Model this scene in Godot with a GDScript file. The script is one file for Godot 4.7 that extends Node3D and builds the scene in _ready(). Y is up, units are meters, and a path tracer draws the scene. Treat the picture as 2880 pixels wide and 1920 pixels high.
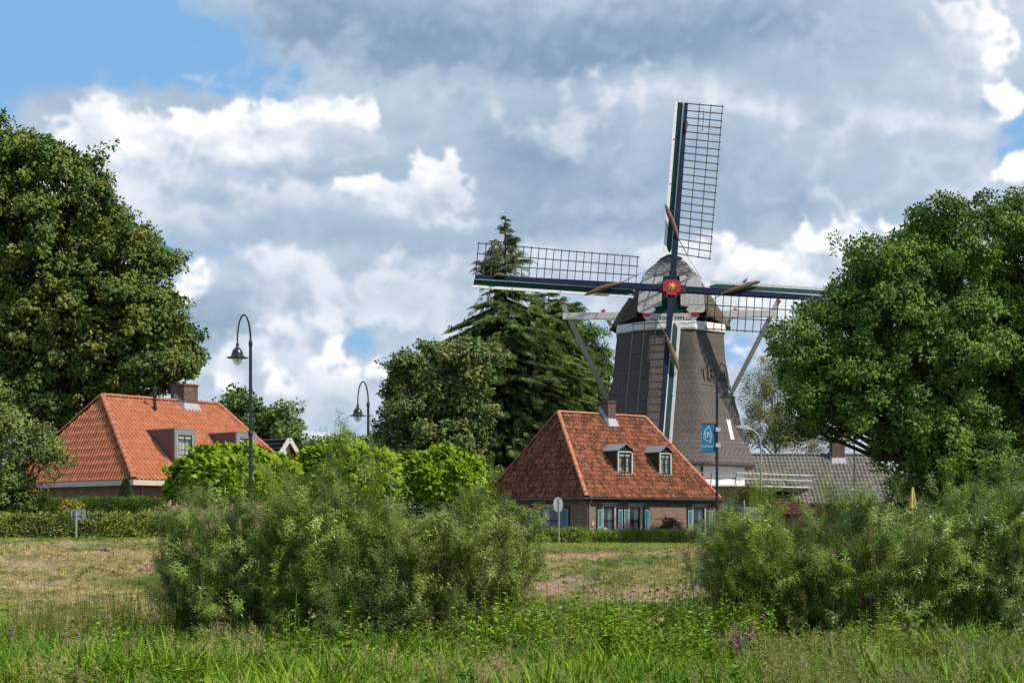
extends Node3D

const EYE := 0.85        # height of the camera above the dike top at the right-hand house
const FOC := 4286.0      # focal length in photograph pixels (2880 wide)
var rng := RandomNumberGenerator.new()
var tex_cache := {}
var mats := {}
var names := {}

# ---------------------------------------------------------------- small helpers
func rf(a: float, b: float) -> float:
	return rng.randf_range(a, b)

func W(x: float, y: float, d: float) -> Vector3:      # photograph pixel (2880 x 1920) + distance -> place
	return Vector3((x - 1440.0) / FOC * d, EYE + (1480.0 - y) / FOC * d, -d)

func P(x: float, y: float, d: float) -> Vector3:      # the same for a 2352 x 1568 copy of the photograph
	return W(x * 1.2245, y * 1.2245, d)

func lin(r: float, g: float, b: float) -> Color:
	return Color(r, g, b).linear_to_srgb()

func sst(a: float, b: float, x: float) -> float:
	var t := clampf((x - a) / (b - a), 0.0, 1.0)
	return t * t * (3.0 - 2.0 * t)

func numbered(called: String) -> String:
	var k = names.get(called, 0)
	names[called] = k + 1
	return called if k == 0 else "%s_%03d" % [called, k]

func tag(o, label: String, category: String, group := "", kind := ""):
	o.set_meta("label", label)
	if category: o.set_meta("category", category)
	if group: o.set_meta("group", group)
	if kind: o.set_meta("kind", kind)
	return o

func thing(called: String, label: String, category: String, at := Vector3.ZERO, turn := 0.0, group := "", kind := "") -> Node3D:
	var o := Node3D.new()
	o.name = numbered(called)
	add_child(o)
	o.position = at
	o.rotation.y = turn
	tag(o, label, category, group, kind)
	return o

func part(called: String, mesh, material, parent: Node, at := Transform3D(), label := "") -> MeshInstance3D:
	var o := MeshInstance3D.new()
	o.mesh = mesh.done() if mesh is MB else mesh
	if parent == self:
		o.name = numbered(called)
	else:
		var k := 0
		if parent.has_meta("n_" + called): k = parent.get_meta("n_" + called)
		parent.set_meta("n_" + called, k + 1)
		o.name = called if k == 0 else "%s_%03d" % [called, k]
	o.material_override = material
	o.transform = at
	parent.add_child(o, true)
	if label: o.set_meta("label", label)
	return o

func sub(called: String, parent: Node, at := Transform3D()) -> Node3D:
	var o := Node3D.new()
	var k := 0
	if parent.has_meta("n_" + called): k = parent.get_meta("n_" + called)
	parent.set_meta("n_" + called, k + 1)
	o.name = called if k == 0 else "%s_%03d" % [called, k]
	o.transform = at
	parent.add_child(o, true)
	return o

func multi(called: String, mesh: Mesh, material: Material, xf: Array, tint: PackedColorArray, parent: Node) -> MultiMeshInstance3D:
	var m := MultiMesh.new()
	m.transform_format = MultiMesh.TRANSFORM_3D
	m.use_colors = true
	m.mesh = mesh
	m.instance_count = xf.size()
	for i in xf.size():
		m.set_instance_transform(i, xf[i])
		m.set_instance_color(i, Color(tint[i].r * 1.9, tint[i].g * 1.9, tint[i].b * 1.6))
	var o := MultiMeshInstance3D.new()
	o.multimesh = m
	o.name = numbered(called) if parent == self else called
	o.material_override = material
	parent.add_child(o, true)
	return o

# ---------------------------------------------------------------- mesh builder
class MB:
	var v := PackedVector3Array()
	var n := PackedVector3Array()
	var u := PackedVector2Array()
	var c := PackedColorArray()

	func tri(a, b, d, na = null, nb = null, nd = null, ua = Vector2.ZERO, ub = Vector2.ZERO, ud = Vector2.ZERO):   # counter-clockwise from outside
		if na == null:
			var q = (b - a).cross(d - a)
			if q.length_squared() < 1e-16: return
			na = q.normalized(); nb = na; nd = na
		v.push_back(a); v.push_back(d); v.push_back(b)
		n.push_back(na); n.push_back(nd); n.push_back(nb)
		u.push_back(ua); u.push_back(ud); u.push_back(ub)

	func quad(a, b, d, e, w := -1.0, h := -1.0, u0 := 0.0, v0 := 0.0):
		if w < 0.0: w = (b - a).length()
		if h < 0.0: h = (e - a).length()
		var q = (b - a).cross(e - a)
		if q.length_squared() < 1e-14: q = (d - b).cross(e - b)
		q = q.normalized()
		var p0 := Vector2(u0, v0); var p1 := Vector2(u0 + w, v0); var p2 := Vector2(u0 + w, v0 + h); var p3 := Vector2(u0, v0 + h)
		tri(a, b, d, q, q, q, p0, p1, p2)
		tri(a, d, e, q, q, q, p0, p2, p3)

	func box(t: Transform3D, s: Vector3):                       # centred
		var k := []
		for z in [-0.5, 0.5]:
			for y in [-0.5, 0.5]:
				for x in [-0.5, 0.5]:
					k.append(t * Vector3(x * s.x, y * s.y, z * s.z))
		quad(k[4], k[5], k[7], k[6]); quad(k[1], k[0], k[2], k[3])
		quad(k[5], k[1], k[3], k[7]); quad(k[0], k[4], k[6], k[2])
		quad(k[6], k[7], k[3], k[2]); quad(k[0], k[1], k[5], k[4])

	func bx(x0, y0, z0, x1, y1, z1):
		box(Transform3D(Basis(), Vector3((x0 + x1) / 2.0, (y0 + y1) / 2.0, (z0 + z1) / 2.0)), Vector3(x1 - x0, y1 - y0, z1 - z0))

	func beam(a: Vector3, b: Vector3, w: float, h: float, side := Vector3(0, 0, 1), w2 := -1.0, h2 := -1.0):   # square bar from a to b, may taper
		if w2 < 0.0: w2 = w
		if h2 < 0.0: h2 = h
		var y := (b - a).normalized()
		var x := y.cross(side).normalized()
		var z := x.cross(y)
		var k := []
		for q in [[a, w, h], [b, w2, h2]]:
			for s in [[-1, 1], [1, 1], [1, -1], [-1, -1]]:
				k.append(q[0] + x * q[1] * 0.5 * s[0] + z * q[2] * 0.5 * s[1])
		for i in 4:
			var j := (i + 1) % 4
			quad(k[i], k[j], k[4 + j], k[4 + i])
		quad(k[3], k[2], k[1], k[0]); quad(k[4], k[5], k[6], k[7])

	func tube(p: Array, r: Array, sides := 8, caps := true):
		var rings := []
		var prev := Vector3(0.13, 0.0, 1.0)
		var along := 0.0
		for i in p.size():
			var y: Vector3 = (p[mini(i + 1, p.size() - 1)] - p[maxi(i - 1, 0)]).normalized()
			var x := y.cross(prev)
			if x.length() < 0.01: x = y.cross(Vector3(1, 0.2, 0))
			x = x.normalized()
			var z := x.cross(y)
			prev = z
			if i > 0: along += (p[i] - p[i - 1]).length()
			var ring := []
			for k in sides + 1:
				var a := TAU * k / sides
				var dir := x * cos(a) + z * sin(a)
				ring.append([p[i] + dir * r[i], dir, Vector2(float(k) / sides * TAU * maxf(r[0], 0.02), along)])
			rings.append(ring)
		for i in p.size() - 1:
			for k in sides:
				var a = rings[i][k]; var b = rings[i][k + 1]; var d = rings[i + 1][k + 1]; var e = rings[i + 1][k]
				tri(a[0], e[0], d[0], a[1], e[1], d[1], a[2], e[2], d[2])
				tri(a[0], d[0], b[0], a[1], d[1], b[1], a[2], d[2], b[2])
		if caps:
			for k in range(1, sides - 1):
				tri(rings[0][0][0], rings[0][k][0], rings[0][k + 1][0])
				var l = rings[-1]
				tri(l[0][0], l[k + 1][0], l[k][0])

	func lathe(prof: Array, sides := 20, at := Vector3.ZERO):    # prof: Vector2(radius, y) from bottom to top
		for i in prof.size() - 1:
			var a: Vector2 = prof[i]; var b: Vector2 = prof[i + 1]
			if a.distance_to(b) < 1e-6: continue
			var t := (b - a).normalized()
			var nn := Vector2(t.y, -t.x)
			for k in sides:
				var q := []
				for w in [[a, k], [a, k + 1], [b, k + 1], [b, k]]:
					var an: float = TAU * w[1] / sides
					var dr := Vector3(cos(an), 0, -sin(an))
					q.append([at + dr * w[0].x + Vector3(0, w[0].y, 0), dr * nn.x + Vector3(0, nn.y, 0)])
				tri(q[0][0], q[1][0], q[2][0], q[0][1], q[1][1], q[2][1])
				tri(q[0][0], q[2][0], q[3][0], q[0][1], q[2][1], q[3][1])

	func prism(poly: PackedVector2Array, z0: float, z1: float, t := Transform3D()):   # outline in x,y; front at z1
		if Geometry2D.is_polygon_clockwise(poly): poly.reverse()
		var ids := Geometry2D.triangulate_polygon(poly)
		for i in range(0, ids.size(), 3):
			var a := poly[ids[i]]; var b := poly[ids[i + 1]]; var d := poly[ids[i + 2]]
			if (b - a).cross(d - a) < 0.0:
				var s := b; b = d; d = s
			for w in [[z1, a, b, d], [z0, a, d, b]]:
				var q := []
				for m in 3: q.append(t * Vector3(w[1 + m].x, w[1 + m].y, w[0]))
				var nn = (q[1] - q[0]).cross(q[2] - q[0]).normalized()
				tri(q[0], q[1], q[2], nn, nn, nn, w[1], w[2], w[3])
		for i in poly.size():
			var a := poly[i]; var b := poly[(i + 1) % poly.size()]
			quad(t * Vector3(a.x, a.y, z0), t * Vector3(b.x, b.y, z0), t * Vector3(b.x, b.y, z1), t * Vector3(a.x, a.y, z1))

	func add(o: MB, t: Transform3D):
		var bs := t.basis
		for i in o.v.size():
			v.push_back(t * o.v[i])
			n.push_back((bs * o.n[i]).normalized())
			u.push_back(o.u[i])

	func done() -> ArrayMesh:
		var a := []
		a.resize(Mesh.ARRAY_MAX)
		a[Mesh.ARRAY_VERTEX] = v
		a[Mesh.ARRAY_NORMAL] = n
		a[Mesh.ARRAY_TEX_UV] = u
		if c.size() == v.size() and c.size() > 0: a[Mesh.ARRAY_COLOR] = c
		var m := ArrayMesh.new()
		m.add_surface_from_arrays(Mesh.PRIMITIVE_TRIANGLES, a)
		return m

func at3(x: float, y: float, z: float) -> Transform3D:
	return Transform3D(Basis(), Vector3(x, y, z))

# ---------------------------------------------------------------- materials
func grain(id: int, freq: float, lo: float, hi: float, oct := 4, size := 256) -> ImageTexture:      # grey mottling
	var key := "g%d_%f_%f_%f" % [id, freq, lo, hi]
	if tex_cache.has(key): return tex_cache[key]
	var f := FastNoiseLite.new()
	f.seed = id; f.frequency = freq; f.fractal_octaves = oct
	f.noise_type = FastNoiseLite.TYPE_SIMPLEX_SMOOTH
	var im := f.get_seamless_image(size, size)
	var data := im.get_data()
	im.convert(Image.FORMAT_L8)
	data = im.get_data()
	for i in data.size():
		data[i] = int(clampf(lerpf(lo, hi, data[i] / 255.0), 0.0, 1.0) * 255.0)
	var o := ImageTexture.create_from_image(Image.create_from_data(size, size, false, Image.FORMAT_L8, data))
	tex_cache[key] = o
	return o

func mat(col: Color, rough := 0.8, tex: Texture2D = null, scale := 1.0, world := true, spec := 0.5) -> StandardMaterial3D:
	var m := StandardMaterial3D.new()
	m.albedo_color = col
	m.roughness = rough
	m.metallic_specular = spec
	if tex:
		m.albedo_texture = tex
		if world:
			m.uv1_triplanar = true
			m.uv1_world_triplanar = true
			m.uv1_triplanar_sharpness = 4.0
		m.uv1_scale = Vector3.ONE * scale
	return m

func leaf_mat(col: Color, back := 0.5, rough := 0.55, spec := 0.25) -> StandardMaterial3D:
	var m := mat(col, rough, null, 1.0, true, spec)
	m.vertex_color_use_as_albedo = true
	m.cull_mode = BaseMaterial3D.CULL_DISABLED
	m.backlight_enabled = true
	var mx := maxf(col.r, maxf(col.g, col.b))
	m.backlight = Color(back * 0.9, back, back * 0.35)
	return m

func metal(col: Color, rough := 0.45, metallic := 0.0) -> StandardMaterial3D:
	var m := mat(col, rough, grain(91, 0.02, 0.82, 1.0), 1.3)
	m.metallic = metallic
	return m

func glass(alpha := 0.12) -> StandardMaterial3D:
	var m := StandardMaterial3D.new()
	m.transparency = BaseMaterial3D.TRANSPARENCY_ALPHA
	m.albedo_color = Color(0.5, 0.58, 0.6, alpha)
	m.roughness = 0.03
	m.metallic_specular = 0.6
	return m

func brick_tex(id: int, tones: Array, mortar: Color) -> Array:     # one metre square sheet: 5 bricks x 16 courses
	var w := 640; var h := 640
	var im := Image.create(w, h, false, Image.FORMAT_RGB8)
	var hm := Image.create(w, h, false, Image.FORMAT_L8)
	im.fill(mortar); hm.fill(Color(0.2, 0.2, 0.2))
	var r := RandomNumberGenerator.new(); r.seed = id
	var bw := w / 5.0; var bh := h / 16.0
	for row in 16:
		for k in range(-1, 5):
			var x0 := int((k + (0.5 if row % 2 else 0.0)) * bw) + 3
			var y0 := int(row * bh) + 3
			var q := Rect2i(x0, y0, int(bw) - 6, int(bh) - 7)
			var col: Color = tones[r.randi() % tones.size()]
			col = col * r.randf_range(0.82, 1.12)
			var z := r.randf_range(0.7, 1.0)
			for o in ([0, w] if x0 < 0 else [0]):
				var qq := Rect2i(q.position + Vector2i(o, 0), q.size)
				im.fill_rect(qq, col); hm.fill_rect(qq, Color(z, z, z))
	for i in 26000:
		var x := r.randi() % w; var y := r.randi() % h
		im.set_pixel(x, y, im.get_pixel(x, y) * r.randf_range(0.75, 1.2))
	return [ImageTexture.create_from_image(im), ImageTexture.create_from_image(hm)]

func brick_mat(id: int, tones: Array, mortar: Color) -> StandardMaterial3D:
	var t := brick_tex(id, tones, mortar)
	var m := mat(Color.WHITE, 0.9, t[0], 1.0, false)
	m.heightmap_enabled = true
	m.heightmap_texture = t[1]
	m.heightmap_scale = 1.2
	return m

# ---------------------------------------------------------------- sky
var nz_a := FastNoiseLite.new()
var nz_b := FastNoiseLite.new()
var nz_c := FastNoiseLite.new()
# clouds over the village, from the far sheet to the nearest bank, in pixels of a 2352 x 1568 copy of the photograph.
# each: softness of its edge, raggedness, shade of its lit side, of its body, of its underside, then its lobes [x, y, rx, ry]
const CLOUDS := [
	[40.0, 30.0, 0.92, 0.68, 0.46, [[215, 296, 90, 76], [145, 318, 56, 56], [300, 350, 210, 90], [240, 420, 160, 90]]],
	[13.0, 30.0, 1.0, 0.66, 0.40, [[400, 282, 75, 48], [470, 280, 80, 48], [560, 276, 95, 52], [660, 270, 95, 52], [760, 266, 90, 52], [825, 276, 45, 45], [560, 350, 300, 80], [740, 330, 130, 70]]],
	[90.0, 40.0, 0.44, 0.24, 0.16, [[640, 430, 200, 46], [800, 345, 120, 40], [500, 470, 150, 36]]],
	[60.0, 34.0, 0.66, 0.48, 0.34, [[480, 510, 240, 46], [700, 480, 160, 50]]],
	[15.0, 34.0, 0.92, 0.62, 0.40, [[1046, 372, 40, 50], [985, 420, 80, 66], [1070, 450, 46, 46], [930, 470, 95, 60], [1020, 500, 110, 46], [860, 430, 60, 36]]],
	[100.0, 44.0, 0.30, 0.20, 0.12, [[860, 548, 360, 40], [1050, 580, 200, 32], [620, 545, 130, 34]]],
	[110.0, 44.0, 0.34, 0.20, 0.14, [[1280, 320, 190, 120], [1420, 450, 320, 84], [1220, 480, 150, 70], [1620, 340, 150, 70]]],
	[70.0, 44.0, 0.60, 0.40, 0.30, [[1250, 255, 110, 32], [1340, 330, 50, 50], [1300, 290, 80, 40]]],
	[110.0, 44.0, 0.36, 0.26, 0.16, [[1830, 430, 260, 80], [1640, 500, 200, 50], [2000, 470, 120, 50]]],
	[100.0, 40.0, 0.66, 0.46, 0.40, [[2120, 300, 200, 150], [2200, 160, 150, 130], [1990, 330, 150, 80], [2130, 430, 170, 60]]],
	[26.0, 34.0, 1.0, 0.80, 0.55, [[2270, 60, 70, 60], [2310, 130, 50, 50], [2190, 50, 90, 50]]],
	[16.0, 24.0, 1.0, 0.90, 0.70, [[2350, 385, 52, 44], [2400, 420, 80, 60], [2330, 232, 44, 40]]],
	[22.0, 22.0, 1.0, 0.74, 0.55, [[450, 628, 48, 30], [420, 660, 60, 46], [400, 700, 50, 40]]],
	[44.0, 34.0, 0.74, 0.50, 0.30, [[640, 625, 110, 52], [740, 650, 90, 50], [580, 680, 110, 66], [860, 640, 120, 36], [980, 630, 130, 36]]],
	[60.0, 30.0, 0.30, 0.16, 0.18, [[520, 700, 80, 66], [470, 760, 44, 60], [560, 770, 60, 50]]],
	[40.0, 36.0, 0.80, 0.56, 0.40, [[720, 740, 120, 56], [640, 820, 130, 60], [900, 740, 150, 46], [760, 860, 60, 40], [510, 850, 90, 44]]],
	[18.0, 30.0, 0.98, 0.70, 0.46, [[800, 850, 52, 36], [845, 860, 36, 40], [735, 815, 36, 40], [700, 890, 130, 44]]],
	[60.0, 30.0, 0.56, 0.44, 0.42, [[620, 930, 240, 46], [850, 950, 160, 40]]],
	[20.0, 24.0, 1.0, 0.74, 0.60, [[735, 1000, 42, 22], [480, 885, 50, 22]]],
	[34.0, 40.0, 0.96, 0.64, 0.42, [[1650, 590, 80, 50], [1720, 620, 120, 54], [1840, 640, 130, 66], [1540, 606, 110, 30], [1960, 560, 130, 40], [2060, 530, 70, 30], [1760, 700, 200, 50]]],
	[90.0, 40.0, 0.62, 0.48, 0.40, [[1330, 610, 200, 40], [1180, 640, 160, 40], [1000, 690, 200, 50], [1250, 720, 260, 40]]],
	[40.0, 30.0, 0.95, 0.66, 0.50, [[1395, 860, 40, 30], [1730, 820, 50, 26]]],
	[70.0, 46.0, 0.56, 0.46, 0.40, [[740, 172, 60, 34], [860, 205, 160, 26], [1000, 215, 150, 22]]],
	[120.0, 60.0, 0.16, 0.06, 0.02, [[760, 40, 170, 80], [1000, 70, 330, 90], [1400, 100, 420, 92], [655, 12, 80, 46], [1780, 50, 260, 70], [880, 140, 110, 50]]],
	[90.0, 44.0, 0.72, 0.50, 0.44, [[1560, 222, 220, 30], [1720, 240, 120, 30], [1420, 215, 120, 18]]],
	[120.0, 40.0, 0.40, 0.34, 0.30, [[1900, 150, 180, 60], [2050, 60, 140, 60]]],
]
const CLEAR := [[150, 50, 320, 150], [400, 110, 210, 105], [-80, 150, 190, 130], [600, 180, 90, 46], [-350, 60, 380, 200], [2335, 280, 36, 60], [2300, 265, 30, 18], [2270, 450, 46, 30], [430, 580, 70, 16], [800, 790, 46, 30], [1690, 790, 60, 34], [1340, 750, 60, 40], [2420, 330, 90, 60], [1130, 985, 60, 20], [880, 1000, 70, 16]]
var ramp := PackedColorArray()

func billow(x: float, y: float) -> float:          # rounded lumps on lumps, about -0.5 .. 1
	var p := 0.0
	var amp := 0.5
	var fq := 1.0 / 210.0
	for o in 5:
		p += amp * (1.0 - 3.0 * absf(nz_c.get_noise_2d(x * fq + 13.0 * o, y * fq * 1.15)))
		amp *= 0.56; fq *= 2.05
	return p

func lobes(list: Array, x: float, y: float) -> float:       # roughly the distance inside the union of the lobes, in pixels
	var best := -400.0
	for b in list:
		var ex: float = (x - b[0]) / b[2]
		var ey: float = (y - b[1]) / b[3]
		var f: float = (1.0 - sqrt(ex * ex + ey * ey)) * minf(b[2], b[3])
		var h := clampf(0.5 + 0.5 * (f - best) / 16.0, 0.0, 1.0)
		best = lerpf(best, f, h) + 16.0 * h * (1.0 - h) * 0.6
	return best

func sky_color(az: float, el: float) -> Color:
	var d := Vector3(sin(az) * cos(el), sin(el), -cos(az) * cos(el))
	var q := Vector3(d.x, d.y * 1.9, d.z)
	var fine := nz_b.get_noise_3dv(q * 20.0)
	# the sky at large: broken cloud everywhere
	var s := 0.42 + 0.34 * nz_a.get_noise_3dv(q * 2.6 + Vector3(5, 1, 9)) + 0.26 * nz_a.get_noise_3dv(q * 7.0 + Vector3(2, 4, 1)) + fine * 0.12
	var a := sst(0.20, 0.80, 0.80 + 1.5 * nz_a.get_noise_3dv(q * 2.1 + Vector3(11, 2, 5)) + fine * 0.4)
	# the clouds of this afternoon in the direction of the village
	if cos(az) > 0.6 and el < 0.6:
		var x := 1176.0 + 3500.0 * tan(az)
		var y := 1208.6 - 3500.0 * tan(el) / cos(az)
		var near := sst(2400.0, 1500.0, absf(x - 1176.0)) * sst(-900.0, -150.0, y)
		if near > 0.0:
			var wx := nz_a.get_noise_3dv(q * 9.0) * 60.0 + fine * 40.0
			var wy := nz_a.get_noise_3dv(q * 9.0 + Vector3(31.0, 7.0, 3.0)) * 40.0
			var xx := x + wx
			var yy := y + wy
			var b0 := billow(x, y)
			var b1 := billow(x + 30.0, y - 52.0)
			var s2 := 0.44 + fine * 0.12 + 0.05 * b0 + 0.10 * nz_a.get_noise_3dv(q * 6.0) + 0.08 * sst(700.0, 1100.0, y)
			var hole := lobes(CLEAR, xx, yy) + 30.0 * fine - 12.0 * b0
			var a2 := 1.0 - sst(-26.0, 26.0, hole)
			for m in CLOUDS:
				var rag: float = m[1]
				var f := lobes(m[5], xx, yy) + rag * (b0 * 0.9 + fine * 0.7 - 0.12)
				var k := sst(-m[0] * 0.5, m[0] * 0.5, f)
				if k <= 0.0: continue
				var up := lobes(m[5], xx + 30.0, yy - 52.0) + rag * (b1 * 0.9 + fine * 0.7 - 0.12)
				var lit := sst(-22.0, 66.0, f - up + clampf(24.0 - f, -40.0, 0.0) * 0.30)
				var sh := lerpf(m[3], m[2] * 0.94, lit)
				sh = lerpf(sh, m[4], sst(0.0, -50.0, f - up) * 0.8)
				sh += fine * 0.06 + 0.05 * b0
				s2 = lerpf(s2, sh, k)
				a2 = a2 + (1.0 - a2) * k
			s = lerpf(s, s2, near)
			a = lerpf(a, a2, near)
	# clear blue between
	var t := clampf(el / 0.55, 0.0, 1.0)
	var blue := Color(0.33, 0.57, 0.80).lerp(Color(0.165, 0.39, 0.72), pow(t, 0.5))
	var k2 := clampf(s, 0.0, 0.999) * (ramp.size() - 1)
	var cl := ramp[int(k2)].lerp(ramp[int(k2) + 1], k2 - int(k2))
	var out := blue.lerp(cl, maxf(a, 0.06))
	return out.lerp(Color(0.60, 0.70, 0.80), sst(0.08, 0.0, el) * 0.3)

func make_sky() -> Sky:
	for q in [[126, 152, 178], [142, 166, 191], [162, 183, 205], [184, 200, 218], [206, 217, 230], [228, 234, 242], [250, 251, 253], [255, 255, 255]]:
		ramp.append(Color8(q[0], q[1], q[2]).srgb_to_linear())
	for f in [nz_a, nz_b, nz_c]:
		f.noise_type = FastNoiseLite.TYPE_SIMPLEX_SMOOTH
		f.frequency = 1.0
	nz_a.seed = 11; nz_a.fractal_octaves = 4
	nz_b.seed = 23; nz_b.fractal_octaves = 5; nz_b.fractal_gain = 0.55
	nz_c.seed = 37; nz_c.fractal_octaves = 1
	var w := 768; var h := 384
	var im := Image.create(w, h, false, Image.FORMAT_RGB8)
	im.fill(lin(0.30, 0.34, 0.30))
	for y in h / 2 + 1:
		for x in w:
			im.set_pixel(x, y, sky_color((x + 0.5) / w * TAU, (0.5 - (y + 0.5) / h) * PI).linear_to_srgb())
	im.resize(4096, 2048, Image.INTERPOLATE_CUBIC)
	# the part that the photograph looks at, at full size
	for y in range(770, 1030):
		var el := (0.5 - (y + 0.5) / 2048.0) * PI
		for x in range(-262, 262):
			im.set_pixel((x + 4096) % 4096, y, sky_color((x + 0.5) / 4096.0 * TAU, el).linear_to_srgb())
	var m := PanoramaSkyMaterial.new()
	m.panorama = ImageTexture.create_from_image(im)
	var s := Sky.new()
	s.sky_material = m
	return s

func setup():
	var cam := Camera3D.new()
	cam.name = "camera"
	cam.projection = Camera3D.PROJECTION_FRUSTUM
	cam.near = 0.1
	cam.far = 3000.0
	cam.size = 2.0 * 0.1 * 960.0 / FOC
	cam.frustum_offset = Vector2(0.0, 0.1 * (1480.0 - 960.0) / FOC)
	cam.position = Vector3(0, EYE, 0)
	cam.current = true
	add_child(cam)
	var env := Environment.new()
	env.background_mode = Environment.BG_SKY
	env.sky = make_sky()
	env.background_energy_multiplier = 0.92
	env.tonemap_mode = Environment.TONE_MAPPER_LINEAR
	env.tonemap_exposure = 1.15
	env.sdfgi_enabled = true
	env.ssao_enabled = true
	env.ssil_enabled = true
	var we := WorldEnvironment.new()
	we.name = "world_environment"
	we.environment = env
	add_child(we)
	var sun := DirectionalLight3D.new()
	sun.name = "sun"
	sun.light_energy = 1.6
	sun.light_color = Color(1.0, 0.955, 0.88)
	sun.light_angular_distance = 0.5
	sun.shadow_enabled = true
	add_child(sun)
	var to_sun := Vector3(0.60, 0.755, 0.26).normalized()
	sun.look_at_from_position(to_sun * 50.0, Vector3.ZERO, Vector3.UP)

# ---------------------------------------------------------------- ground
var nz_g := FastNoiseLite.new()
var nz_p := FastNoiseLite.new()

func ground_h(x: float, d: float) -> float:
	var top := lerpf(0.33, 0.0, sst(-13.0, -1.0, x))
	var wob := nz_p.get_noise_2d(x * 0.6, 7.0) * 1.6
	var t := clampf((d + wob - 40.0) / 13.5, 0.0, 1.0)
	t = lerpf(t, t * t * (3.0 - 2.0 * t), 0.45)
	var h := lerpf(-2.3, top, t)
	if d < 62.0:
		h += (nz_g.get_noise_2d(x * 0.7, d * 0.9) * 0.16 + nz_g.get_noise_2d(x * 2.0, d * 2.0) * 0.05) * sst(62.0, 52.0, d)
		# ruts and slipped turf on the bare part of the bank
		var bare := bareness(x, d)
		h -= bare * (0.10 + 0.22 * maxf(0.0, nz_g.get_noise_2d(x * 0.8 + 50.0, d * 2.6)))
	if d > 250.0: h -= (d - 250.0) * 0.002
	return h

func bareness(x: float, d: float) -> float:       # 0 turf .. 1 bare earth
	if d < 39.0 or d > 56.0: return 0.0
	var n := nz_p.get_noise_2d(x * 1.1, d * 3.0) + 0.45 * nz_g.get_noise_2d(x * 2.2, d * 4.0)
	var k := 0.0
	if x > -4.0:
		# two slipped bands right of the middle
		var a := exp(-pow((d - 52.3 - 0.10 * (8.0 - x)) / 0.9, 2.0)) + exp(-pow((d - 47.6 + 0.22 * (x - 3.0)) / 1.1, 2.0)) + 0.9 * exp(-pow((d - 42.0) / 1.5, 2.0))
		k = sst(0.35, 0.62, a + n * 0.75 - sst(5.0, -1.0, x) * 0.10)
	else:
		k = sst(0.02, 0.34, n + 0.05) * 0.9 * sst(55.0, 53.0, d)
	return clampf(k, 0.0, 1.0)

func dryness(x: float, d: float) -> float:        # 0 fresh green .. 1 straw
	var n := nz_p.get_noise_2d(x * 1.3 + 90.0, d * 2.2) * 1.3
	var left := sst(-3.0, -8.0, x)
	var k := lerpf(0.30, 0.64, left * sst(56.0, 53.0, d)) + n * 0.75
	if x > -4.0: k -= 0.35 * exp(-pow((d - 45.2) / 1.2, 2.0))
	if d > 54.0: k = 0.22 + n * 0.2
	return clampf(k, 0.0, 1.0)

func spaced(inner: Array, step: float, outer: float) -> Array:
	var out := []
	var v: float = inner[0]
	while v <= inner[1]:
		out.append(v); v += step
	var s := step
	while v < outer:
		out.append(v); s *= 1.35; v += s
	out.append(outer)
	return out

func make_ground():
	nz_g.seed = 5; nz_g.frequency = 0.9; nz_g.fractal_octaves = 4; nz_g.noise_type = FastNoiseLite.TYPE_SIMPLEX_SMOOTH
	nz_p.seed = 8; nz_p.frequency = 0.16; nz_p.fractal_octaves = 4; nz_p.noise_type = FastNoiseLite.TYPE_SIMPLEX_SMOOTH
	var xs := spaced([0.0, 24.0], 0.22, 1800.0)
	var left := xs.slice(1)
	left.reverse()
	var all := []
	for x in left: all.append(-x)
	all.append_array(xs)
	var ds := []
	var d := -60.0
	while d < 20.0:
		ds.append(d); d += 8.0
	while d < 38.0:
		ds.append(d); d += 0.8
	while d < 58.0:
		ds.append(d); d += 0.16
	var s := 0.3
	while d < 2200.0:
		ds.append(d); s *= 1.25; d += s
	var nx := all.size()
	var v := PackedVector3Array(); var cc := PackedColorArray(); var idx := PackedInt32Array(); var uv := PackedVector2Array()
	var nn := PackedVector3Array()
	for dd in ds:
		for x in all:
			var h := ground_h(x, dd)
			v.push_back(Vector3(x, h, -dd))
			uv.push_back(Vector2(x, dd))
			var e := 0.12
			if dd > 38.0 and dd < 58.0 and absf(x) < 30.0:
				nn.push_back(Vector3(h - ground_h(x + e, dd), e, ground_h(x, dd + e) - h).normalized())
			else:
				nn.push_back(Vector3.UP)
			var b := bareness(x, dd)
			var y := dryness(x, dd)
			var turf := Color(0.125, 0.165, 0.030).lerp(Color(0.43, 0.345, 0.165), y)
			var col := turf.lerp(Color(0.42, 0.285, 0.19).lerp(Color(0.42, 0.325, 0.185), sst(-2.0, -6.0, x)), b)
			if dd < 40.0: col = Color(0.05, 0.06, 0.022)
			if dd > 64.0: col = Color(0.15, 0.18, 0.045)
			cc.push_back(col)
	for j in ds.size() - 1:
		for i in nx - 1:
			var a := j * nx + i
			idx.append_array([a, a + nx, a + 1, a + 1, a + nx, a + nx + 1])
	var arr := []
	arr.resize(Mesh.ARRAY_MAX)
	arr[Mesh.ARRAY_VERTEX] = v; arr[Mesh.ARRAY_COLOR] = cc; arr[Mesh.ARRAY_INDEX] = idx; arr[Mesh.ARRAY_NORMAL] = nn; arr[Mesh.ARRAY_TEX_UV] = uv
	var m := ArrayMesh.new()
	m.add_surface_from_arrays(Mesh.PRIMITIVE_TRIANGLES, arr)
	var gm := mat(Color.WHITE, 0.95, grain(3, 0.03, 0.62, 1.0, 5, 512), 0.35)
	gm.vertex_color_use_as_albedo = true
	gm.heightmap_enabled = true
	gm.heightmap_texture = grain(4, 0.06, 0.0, 1.0, 5, 512)
	gm.heightmap_scale = 6.0
	tag(part("ground", m, gm, self), "grassy dike bank with dry and bare patches and flat land behind", "ground", "", "structure")

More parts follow.
